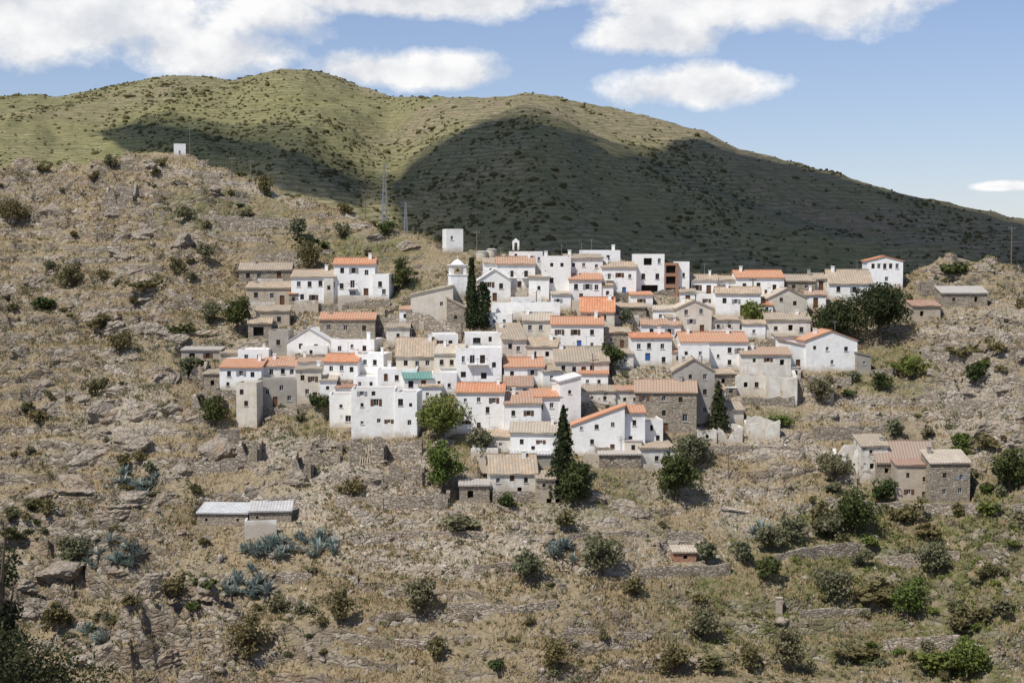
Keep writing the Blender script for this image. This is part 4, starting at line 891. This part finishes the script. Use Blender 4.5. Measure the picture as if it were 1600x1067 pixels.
# ------------------------------------------------------------------ stone walls, ruins
def stonewall(pts, hp, label, th=.55, mat_='K', jag=.35, name='stone_wall'):
    mb = MB(); Q = [hit(*p) for p in pts]; sd = len(label)
    if mat_ == 'K': hp *= 1.25
    o0 = Q[0]
    for a, b in zip(Q[:-1], Q[1:]):
        L = math.hypot(b[0]-a[0], b[1]-a[1]); n = max(2, int(L/.9)); nx, ny = -(b[1]-a[1])/L*th/2, (b[0]-a[0])/L*th/2
        if ny < 0: nx, ny = -nx, -ny
        pr = None
        for i in range(n+1):
            k = i/n; X = a[0]+(b[0]-a[0])*k; Y = a[1]+(b[1]-a[1])*k; zt = a[2]+(b[2]-a[2])*k+hp*a[1]/F*(1-jag*float(vn(X*.7, Y+sd, 9))-.25*jag*rs.random()); zl = min(float(gz(X,Y)), zt-.3)-2.2
            q = [Vector((X-nx-o0[0], Y-ny-o0[1], zl-o0[2])), Vector((X-nx*.8-o0[0], Y-ny*.8-o0[1], zt-o0[2])), Vector((X+nx*.8-o0[0], Y+ny*.8-o0[1], zt-o0[2])), Vector((X+nx-o0[0], Y+ny-o0[1], zl-o0[2]))]
            if pr:
                for j in range(3): mb.poly([pr[j], q[j], q[j+1], pr[j+1]])
            else: mb.poly(q)
            pr = q
        mb.poly(pr[::-1])
    o = mb.build(name, M[mat_]); o.location = o0; tag(o, label, 'wall'); return o
for w in [
 ([(587,526),(640,528),(722,534)],30,'tall dry stone retaining wall between the brown stone house and the cypresses'),
 ([(600,498),(645,500)],14,'dry stone wall left of the large plain cream building'),
 ([(470,484),(520,486),(610,480)],11,'dry stone wall under the upper left white houses'),
 ([(300,488),(390,482)],9,'short stone wall left of the upper left cluster'),
 ([(945,472),(1000,473),(1070,474)],14,'stone retaining wall under the garage house'),
 ([(1022,706),(1100,708),(1255,712)],13,'long stone terrace wall right of the lower white row'),
 ([(930,722),(985,725),(1030,728)],16,'grey stone base wall beneath the lower white houses'),
 ([(545,712),(600,714),(660,712)],22,'rubble wall below the biggest white block house'),
 ([(520,760),(600,764),(672,758)],19,'ruined terrace wall beneath the timber boards'),
 ([(525,792),(600,796),(690,790)],19,'lower ruined terrace wall left of the stone byre'),
 ([(300,742),(345,738),(372,735)],20,'broken stone wall on the left slope below the leftmost houses'),
 ([(340,700),(375,690)],26,'steep broken wall under the tall narrow pale block'),
 ([(310,662),(345,660)],14,'low broken wall by the green tree on the left'),
 ([(402,652),(465,650)],14,'stone wall beneath the grey stone block house'),
 ([(465,646),(515,650)],12,'low stone wall left of the biggest white block house'),
 ([(700,955),(800,960),(870,950)],13,'dry terrace wall in the lower centre'),
 ([(740,895),(840,890)],12,'dry terrace wall below the round grey olive shrub'),
 ([(1000,905),(1100,900),(1140,896)],16,'pale dry stone terrace wall below the tiny brick shed'),
 ([(1040,840),(1100,845)],12,'short terrace wall above the tiny brick shed'),
 ([(1210,880),(1280,868),(1340,862)],13,'curving terrace wall under the olive row'),
 ([(1250,965),(1360,960)],12,'overgrown terrace wall on the lower right slope'),
 ([(1380,1010),(1500,1004)],12,'terrace wall near the bottom right corner'),
 ([(1380,880),(1500,872)],12,'terrace wall right of the curving one under the olive row'),
 ([(1290,790),(1390,800),(1600,800)],13,'long terrace wall under the lower right farm group'),
 ([(1190,615),(1255,612)],20,'crumbling stone wall below the faded orange-roofed house'),
 ([(1160,640),(1240,636)],16,'crumbling wall on the terrace right of the cream outbuilding'),
 ([(1262,600),(1330,602)],12,'stone wall under the rightmost gabled house'),
 ([(905,640),(965,642)],10,'stone wall along the lane in the middle of the village'),
 ([(1110,612),(1150,610)],12,'short wall right of the tall grey gabled house'),
 ([(1360,590),(1400,588)],11,'low wall right of the grey annex'),
 ([(1430,528),(1600,532)],9,'low stone wall along the right hand track'),
 ([(1440,560),(1590,566)],10,'second terrace wall below the right hand track'),
 ([(1430,640),(1560,636)],10,'third terrace wall below the right hand track'),
 ([(1270,680),(1400,676)],12,'terrace wall above the lower right farm group'),
 ([(1265,720),(1340,762)],12,'stone wall of the track running down to the lower right farm group'),
 ([(160,340),(240,338)],9,'terrace wall under the ruin on the upper left slope'),
 ([(240,272),(345,280)],9,'terrace wall directly under the little white hut'),
 ([(200,305),(390,318)],8,'second terrace wall down from the little white hut'),
 ([(250,340),(470,352)],8,'third terrace wall down from the little white hut'),
 ([(240,372),(420,380)],8,'terrace wall on the upper left slope'),
 ([(180,465),(300,470)],9,'terrace wall on the left slope level with the church'),
 ([(400,405),(520,398)],8,'terrace wall above the upper left cluster'),
 ([(560,1010),(700,1016)],11,'dry terrace wall near the bottom centre'),
 ([(880,990),(1010,1000)],11,'dry terrace wall near the bottom right of centre'),
 ([(300,960),(380,966)],11,'dry terrace wall near the bottom left'),
 ([(440,905),(560,912)],11,'dry terrace wall under the agave band'),
 ([(590,845),(760,842)],12,'dry terrace wall above the lower centre slope'),
 ([(890,845),(1010,838)],11,'dry terrace wall left of the tiny brick shed')]: stonewall(*w)
stonewall([(768,500),(820,500),(875,496)],24,'smooth white retaining wall below the top row',.4,'W',.02,'white_wall')
stonewall([(745,472),(800,472)],9,'low white wall in front of the white gabled house',.3,'W',.02,'white_wall')
stonewall([(1080,500),(1115,500)],9,'low white wall below the tan-roofed white house on the right',.3,'Q',.1,'white_wall')
def ruin(x0, x1, yt, yb, label, dep=5, mat_='K'):
    X, Y, Z = hit((x0+x1)/2, yb); m = Y/F; W = (x1-x0)*m; h = (yb-yt)*m*1.15
    root = empty('ruined_house', (X,Y,Z)); tag(root, label, 'ruin')
    for nm, a, b in (('front_wall',(-W/2,0),(W/2,0)), ('side_wall',(-W/2,.6),(-W/2,dep-.6)), ('side_wall',(W/2,.6),(W/2,dep-.6)), ('back_wall',(-W/2,dep),(W/2,dep))):
        mb = MB(); n = max(4, int(math.hypot(b[0]-a[0], b[1]-a[1])/.8)); hz = nm != 'side_wall'; t_ = .28; pr = None
        gap = n//2 if nm == 'front_wall' else -9
        for i in range(n+1):
            k = i/n; x = a[0]+(b[0]-a[0])*k; y = a[1]+(b[1]-a[1])*k; zt = h*(.45+.6*float(vn(i*.45+len(label), x0+a[0]+a[1], 77)))
            if abs(i-gap) < 1: zt = h*.12
            d = (0,t_) if hz else (t_,0)
            q = [(x-d[0],y-d[1],-2.5),(x-d[0],y-d[1],zt),(x+d[0],y+d[1],zt),(x+d[0],y+d[1],-2.5)]
            if pr:
                for j in range(3): mb.poly([pr[j],q[j],q[j+1],pr[j+1]])
            else: mb.poly(q)
            pr = q
        mb.poly(pr[::-1]); mb.build(nm, M[mat_], root)
for r in [(165,208,290,328,'roofless brown ruin on the upper left slope'), (1200,1245,590,632,'crumbling roofless ruin below the faded orange roof',4,'Q'), (458,486,715,750,'roofless stone ruin on the slope below the leftmost houses'),
          (1310,1345,705,745,'roofless pale ruin at the far left of the lower right farm group',4,'Q'), (548,600,690,722,'roofless ruin holding pale timber boards',4), (1122,1160,668,692,'low pale ruin below the dark pyramid conifer',4,'Q'),
          (280,318,570,594,'low ruin at the far left foot of the village'), (1440,1475,440,462,'ruined walls on the right skyline below the knoll',4), (610,660,730,750,'low ruin left of the lower green tree',4),
          (300,340,618,648,'roofless ruin left of the tall narrow pale block'), (372,402,690,722,'narrow ruin directly below the tall narrow pale block',4), (640,700,772,794,'low ruin below the two green trees',4), (1262,1302,602,624,'pale ruin under the rightmost gabled house',4,'Q'), (1170,1218,655,685,'broken pale ruin on the terrace of the bright green bush',4,'Q'), (490,532,700,726,'ruined stone room below the wing of the biggest white block')]: ruin(*r)
# ------------------------------------------------------------------ special things
X, Y, Z = hit_s(715, 462); m = Y/F; Zb = hit(715,462)[2]; root = empty('bell_tower', (X,Y,Zb), math.radians(12)); tag(root, 'small white bell tower with open arch left of the cypresses', 'bell tower')
w = 13*m; h1 = 30*m; h2 = 46*m
mb = MB(); mb.box(-w,w,-w,w,-2,h1); mb.box(-w-.12,w+.12,-w-.12,w+.12,h1+.002,h1+.2); mb.build('tower_base', M['W'], root)
mb = MB(); pw = w*.34
for sx in (-1,1):
    for sy in (-1,1): mb.box(min(sx*w*.92, sx*(w*.92-pw)), max(sx*w*.92, sx*(w*.92-pw)), min(sy*w*.92, sy*(w*.92-pw)), max(sy*w*.92, sy*(w*.92-pw)), h1+.2, h2-.5)
mb.box(-w*.92,w*.92,-w*.92,w*.92,h2-.5,h2-.1); mb.box(-w-.1,w+.1,-w-.1,w+.1,h2-.1,h2+.1); mb.build('belfry', M['W'], root)
mb = MB(); mb.bar((0,0,h2+.1),(0,0,h2+.75),w*.85,w*.45,12); mb.bar((0,0,h2+.75),(0,0,h2+1.15),w*.45,.05,12); mb.bar((0,0,h2+1.1),(0,0,h2+1.9),.05,.03,5); mb.bar((-.25,0,h2+1.6),(.25,0,h2+1.6),.035,n=4); mb.build('dome', M['W'], root)
mb = MB(); mb.bar((0,0,h1+.7),(0,0,h1+1.05),.45,.25,10); mb.bar((0,0,h1+1.05),(0,0,h1+1.3),.25,.1,10); mb.build('bell', M['bronze'], root)
X, Y, Z = hit_s(806, 430); Zt = Y*kz(391); root = empty('rooftop_belfry', (Y*dxp(806,391), Y+.5, Zt)); tag(root, 'tiny white bell gable on the roof at the left of the top row', 'bell gable')
mb = MB(); mb.box(-.7,-.3,-.25,.25,0,1.5); mb.box(.3,.7,-.25,.25,0,1.5); mb.box(-.7,.7,-.25,.25,1.5,1.8); mb.poly([(-.75,-.27,1.8),(.75,-.27,1.8),(0,-.27,2.4)]); mb.poly([(-.75,.27,1.8),(.75,.27,1.8),(0,.27,2.4)]); mb.poly([(-.75,-.27,1.8),(0,-.27,2.4),(0,.27,2.4),(-.75,.27,1.8)]); mb.poly([(.75,-.27,1.8),(0,-.27,2.4),(0,.27,2.4),(.75,.27,1.8)]); mb.build('gable', M['W'], root)
mb = MB(); mb.bar((0,0,.75),(0,0,1.25),.24,.1,8); mb.build('bell', M['bronze'], root)
for px, py, r, lab in [(753,405,9,'round pale water tank left of the top row, nearer one'), (768,402,8,'round pale water tank right of its twin')]:
    X, Y, Z = hit(px, py); m = Y/F; root = empty('water_tank', (X,Y,Z)); tag(root, lab, 'water tank')
    mb = MB(); mb.bar((0,0,-1),(0,0,11*m),r*m,n=20); mb.build('tank_body', M['C'], root); mb = MB(); mb.bar((0,0,11*m+.003),(0,0,11*m+.25),r*m+.1,r*m*.6,20); mb.build('lid', M['rN'], root)
def pylon(px, yt, yb, label, wpx=9, arms=3):
    X, Y, Z = hit(px, yb); m = Y/F; Hh = (yb-yt)*m; w = wpx*m/2; root = empty('lattice_pylon', (X,Y,Z), .3); tag(root, label, 'pylon')
    mb = MB(); n = 9
    def c(k, i): q = w*(1-.75*k); return (q*(1,-1,-1,1)[i], q*(1,1,-1,-1)[i], Hh*k)
    for i in range(4):
        mb.bar(c(0,i), c(1,i), .075, .055, 4)
        for j in range(n):
            mb.bar(c(j/n,i), c((j+1)/n,(i+1)%4), .038, n=4); mb.bar(c(j/n,(i+1)%4), c((j+1)/n,i), .038, n=4)
    mb.build('mast', M['steel'], root)
    for k in range(arms):
        a = MB(); z = Hh*(.97-.09*k); a.bar((-1.3,0,z),(1.3,0,z),.05,n=4); a.bar((-1.3,0,z),(0,0,z+.5),.03,n=4); a.bar((1.3,0,z),(0,0,z+.5),.03,n=4); a.build('cross_arm', M['steel'], root)
pylon(601,246,346,'tall steel lattice pylon on the ridge left of the village',9)
pylon(634,316,364,'shorter lattice pylon just right of the tall one',5,2)
def pole(px, yt, yb, label, mt='polewood', arm=True):
    X, Y, Z = hit(px, yb); m = Y/F; Hh = (yb-yt)*m; root = empty('utility_pole', (X,Y,Z)); tag(root, label, 'pole')
    mb = MB(); mb.bar((0,0,-.6),(0,0,Hh),.12,.09,6); mb.build('shaft', M[mt], root)
    if arm: a = MB(); a.bar((-.7,0,Hh-.5),(.7,0,Hh-.5),.05,n=4); [a.bar((q,0,Hh-.45),(q,0,Hh-.2),.05,n=5) for q in (-.6,0,.6)]; a.build('cross_arm', M['steel'], root)
for q in [(297,196,246,'thin pole beside the little white hut'),(392,250,284,'wooden pole on the left hill brow'),(571,292,322,'pole left of the tall lattice pylon'),(1138,702,748,'wooden pole on the terrace right of the olive tree'),
          (1096,562,622,'pole in front of the tall grey gabled house'),(745,360,392,'pole behind the bell tower'),(1580,350,412,'pole on the right skyline'),(363,246,278,'slim pole right of the white hut'),(838,455,496,'lamp pole by the white retaining wall'),(1176,440,474,'thin pole among the upper right houses'),(926,560,602,'thin pole in the centre lane')]: pole(*q)
def timber(px, py, n, label, L, up):
    X, Y, Z = hit(px, py); root = empty('timber_pile', (X,Y,Z)); tag(root, label, 'timber')
    for k in range(n):
        mb = MB(); x = (k-n/2)*.42+rs.uniform(-.1,.1)
        if up: mb.bar((x,0,-.2),(x+rs.uniform(-.5,.5),1.2,L*rs.uniform(.7,1)),.11,n=4)
        else: mb.bar((x-L*.4,rs.uniform(-.5,.5),.3+.15*(k%3)),(x+L*.4,rs.uniform(-.5,.5),.8+.2*(k%4)),.12,n=5)
        mb.build('beam', M['timber'], root)
timber(316,528,12,'heap of grey roof beams left of the open-fronted stone shed',4.5,False)
timber(578,726,8,'upright pale boards leaning inside the roofless ruin',3.4,True)
p0 = hit(1395,512); p1 = hit(1600,520); root = empty('post_fence', p0); tag(root, 'thin post and rail fence along the right hand track', 'fence')
n = 16; pr = None; rb = MB()
for i in range(n+1):
    X = p0[0]+(p1[0]-p0[0])*i/n; Y = p0[1]+(p1[1]-p0[1])*i/n; z = float(gz(X,Y)); q = Vector((X-p0[0], Y-p0[1], z-p0[2]))
    mb = MB(); mb.bar(q-Vector((0,0,.4)), q+Vector((0,0,1.2)), .06, n=5); mb.build('post', M['polewood'], root)
    if pr is not None: rb.bar(pr+Vector((0,0,1.05)), q+Vector((0,0,1.05)), .04, n=4)
    pr = q
rb.build('rail', M['polewood'], root)
X, Y, Z = hit(1217, 958); mb = MB(); m = Y/F; mb.box(-.42,.42,-.4,.4,-.8,24*m); mb.box(-.5,.5,-.47,.47,24*m+.002,24*m+.15); o = mb.build('stone_pillar', M['P']); o.location = (X,Y,Z); tag(o, 'short pale masonry pillar on the lower right slope', 'pillar')
X, Y, Z = hit(1150, 806); mb = MB(); mb.bar((-2.4,0,.9),(2.2,0,.2),.22,n=6); mb.bar((-2.2,.2,.35),(-2.4,0,.9),.12,n=5); o = mb.build('fallen_beam', M['rubble']); o.location = (X,Y,Z); tag(o, 'pale fallen concrete beam on the slope below the dark green tree', 'beam')

# ------------------------------------------------------------------ sun, cloud shadow, sky
EL = math.radians(55); AZ = math.radians(44)
TS = Vector((-math.sin(AZ)*math.cos(EL), -math.cos(AZ)*math.cos(EL), math.sin(EL)))
def hit_far(px, py):
    Y = np.arange(440, 1300, 2.); d = dxp(px, py); T = far_s(Y*d, Y); Z = Y*kz(py); i = np.nonzero(T >= Z)[0]; i = i[0] if len(i) else int(np.argmax(T-Z))
    return Vector((Y[i]*d, Y[i], T[i]))
def vapour(name, k):
    tc = NT(name); tc.col((.85,.85,.85)); tp_ = tc.n('ShaderNodeBsdfTransparent'); ms = tc.n('ShaderNodeMixShader'); ms.inputs[0].default_value = k
    tc.l(tc.b.outputs[0], ms.inputs[1]); tc.l(tp_.outputs[0], ms.inputs[2]); tc.l(ms.outputs[0], tc.t.nodes['Material Output'].inputs[0]); return tc.m
M['cloud'] = vapour('shade_cloud', .36); M['shade_edge'] = vapour('shade_edge_sheet', .84)
def cloud(poly, zc, seed):  # unseen flat sheets, outline projected sunward from the mountain's shaded area
    rr = random.Random(seed); pts = []
    for a, b in zip(poly, poly[1:]+poly[:1]):
        n = max(1, int(math.hypot(a[0]-b[0], a[1]-b[1])/26))
        for k in range(n):
            q = hit_far(a[0]+(b[0]-a[0])*k/n+rr.uniform(-4,4), a[1]+(b[1]-a[1])*k/n+rr.uniform(-2,2)); q = q+TS*((zc-q.z)/TS.z); pts.append(Vector((q.x+rr.uniform(-4,4), q.y+rr.uniform(-4,4))))
    ar = sum(p.x*q.y-q.x*p.y for p, q in zip(pts, pts[1:]+pts[:1])); sg = 1 if ar > 0 else -1; N = len(pts)
    def ofs(d):
        o = []
        for i in range(N):
            e = pts[(i+1) % N]-pts[i-1]; e = e.normalized() if e.length > 0 else Vector((1,0)); o.append((pts[i].x+e.y*sg*d, pts[i].y-e.x*sg*d))
        return o
    for d, z0, mt in ((-3,0,'cloud'),(-9,30,'shade_edge'),(3,34,'shade_edge'),(7,38,'shade_edge')):  # thin extra sheets added to feather the edge of the cast shade
        q = ofs(d); mb = MB(); mb.poly([(x,y,zc+z0) for x, y in q]); mb.poly([(x,y,zc+z0+3) for x, y in q][::-1])
        for i in range(N): j = (i+1) % N; mb.poly([(*q[i],zc+z0),(*q[j],zc+z0),(*q[j],zc+z0+3),(*q[i],zc+z0+3)])
        o = mb.build('cloud', M[mt]); tag(o, 'unseen cloud sheet shaped to shade the mountain', 'cloud', kind='structure')
cloud([(792,182),(830,192),(890,207),(950,234),(1010,242),(1045,218),(1085,216),(1150,240),(1250,262),(1400,302),(1600,350),(1800,402),(1900,470),(1100,470),(700,420),(620,360),(590,325),(600,290),(640,256),(700,214),(750,190)], 620, 1)
cloud([(150,202),(210,192),(300,204),(420,226),(500,256),(590,292),(560,326),(450,310),(340,268),(250,250),(180,228)], 560, 2)
L = bpy.data.lights.new('sun', 'SUN'); L.energy = 4.5; L.angle = math.radians(.5); L.color = (1,.96,.90)
lo = bpy.data.objects.new('sun', L); C.objects.link(lo); lo.rotation_euler = (-TS).to_track_quat('-Z', 'Y').to_euler()
w = bpy.data.worlds.new('World'); bpy.context.scene.world = w; w.use_nodes = True; nt = w.node_tree
class WN(NT):
    def __init__(s, tr): s.t = tr
T = WN(nt); bg = nt.nodes['Background']; bg.inputs['Strength'].default_value = .11
sky = T.n('ShaderNodeTexSky', sky_type='NISHITA'); sky.sun_disc = False; sky.sun_elevation = EL; sky.sun_rotation = math.atan2(TS.x, TS.y); sky.air_density = 1.; sky.dust_density = .1; sky.ozone_density = 3.
co = T.n('ShaderNodeTexCoord').outputs['Generated']; sp = T.n('ShaderNodeSeparateXYZ'); T.l(co, sp.inputs[0])
u = sp.outputs[0]; v = sp.outputs[2]
Mx = None
for px, py, rx, ry in [(90,35,430,125),(330,95,160,58),(635,116,185,42),(700,5,250,50),(1170,5,330,90),(1010,62,150,50),(1085,142,155,46),(1525,297,60,10),(1610,297,30,9)]:
    cx = (px-800)/F*.985; cz = (400-py)/F*.985
    a = T.math('MULTIPLY', T.math('SUBTRACT', u, cx), F/rx); b = T.math('MULTIPLY', T.math('SUBTRACT', v, cz), F/ry)
    b = T.math('MULTIPLY', b, T.rng(b, -.3, .3, 1.35, 1.))
    d = T.math('SUBTRACT', 1., T.math('SQRT', T.math('ADD', T.math('MULTIPLY', a, a), T.math('MULTIPLY', b, b))))
    Mx = d if Mx is None else T.math('MAXIMUM', Mx, d)
vv = T.scl(co, (1,1,1.35)); n1 = T.noise(vv, 17, 12, .6)
den = T.math('ADD', Mx, T.math('MULTIPLY', T.math('SUBTRACT', n1, .5), 1.9))
f = T.rng(den, -.02, .40, 0, .98)
ad = T.n('ShaderNodeVectorMath', operation='ADD'); T.l(vv, ad.inputs[0]); ad.inputs[1].default_value = (-.008,0,.020); n3 = T.noise(ad.outputs[0], 17, 7, .5)
lit = T.rng(T.math('SUBTRACT', n1, n3), -.12, .12, 0, 1)
core = T.rng(den, .6, 1.3, 0, .35)
cc = T.mix(lit, (6.5,6.7,7.1), (9.1,9.05,9.0)); cc = T.mix(core, cc, (6.8,7.0,7.3))
skc = T.mix(1., sky.outputs[0], (.92,.87,.99), 'MULTIPLY')
skc = T.mix(T.rng(v, 0., .2, .35, .1), skc, (4.7,5.7,7.1))
out = T.mix(f, skc, cc); T.l(out, bg.inputs['Color'])
cam = bpy.data.cameras.new('camera'); cam.lens = 50; cam.sensor_width = 36; cam.clip_end = 12000; cam.clip_start = .5
co_ = bpy.data.objects.new('camera', cam); C.objects.link(co_); co_.rotation_euler = (math.pi/2-PT, 0, 0)
sc = bpy.context.scene; sc.camera = co_
sc.view_settings.view_transform = 'Standard'; sc.view_settings.look = 'None'; sc.view_settings.exposure = 0
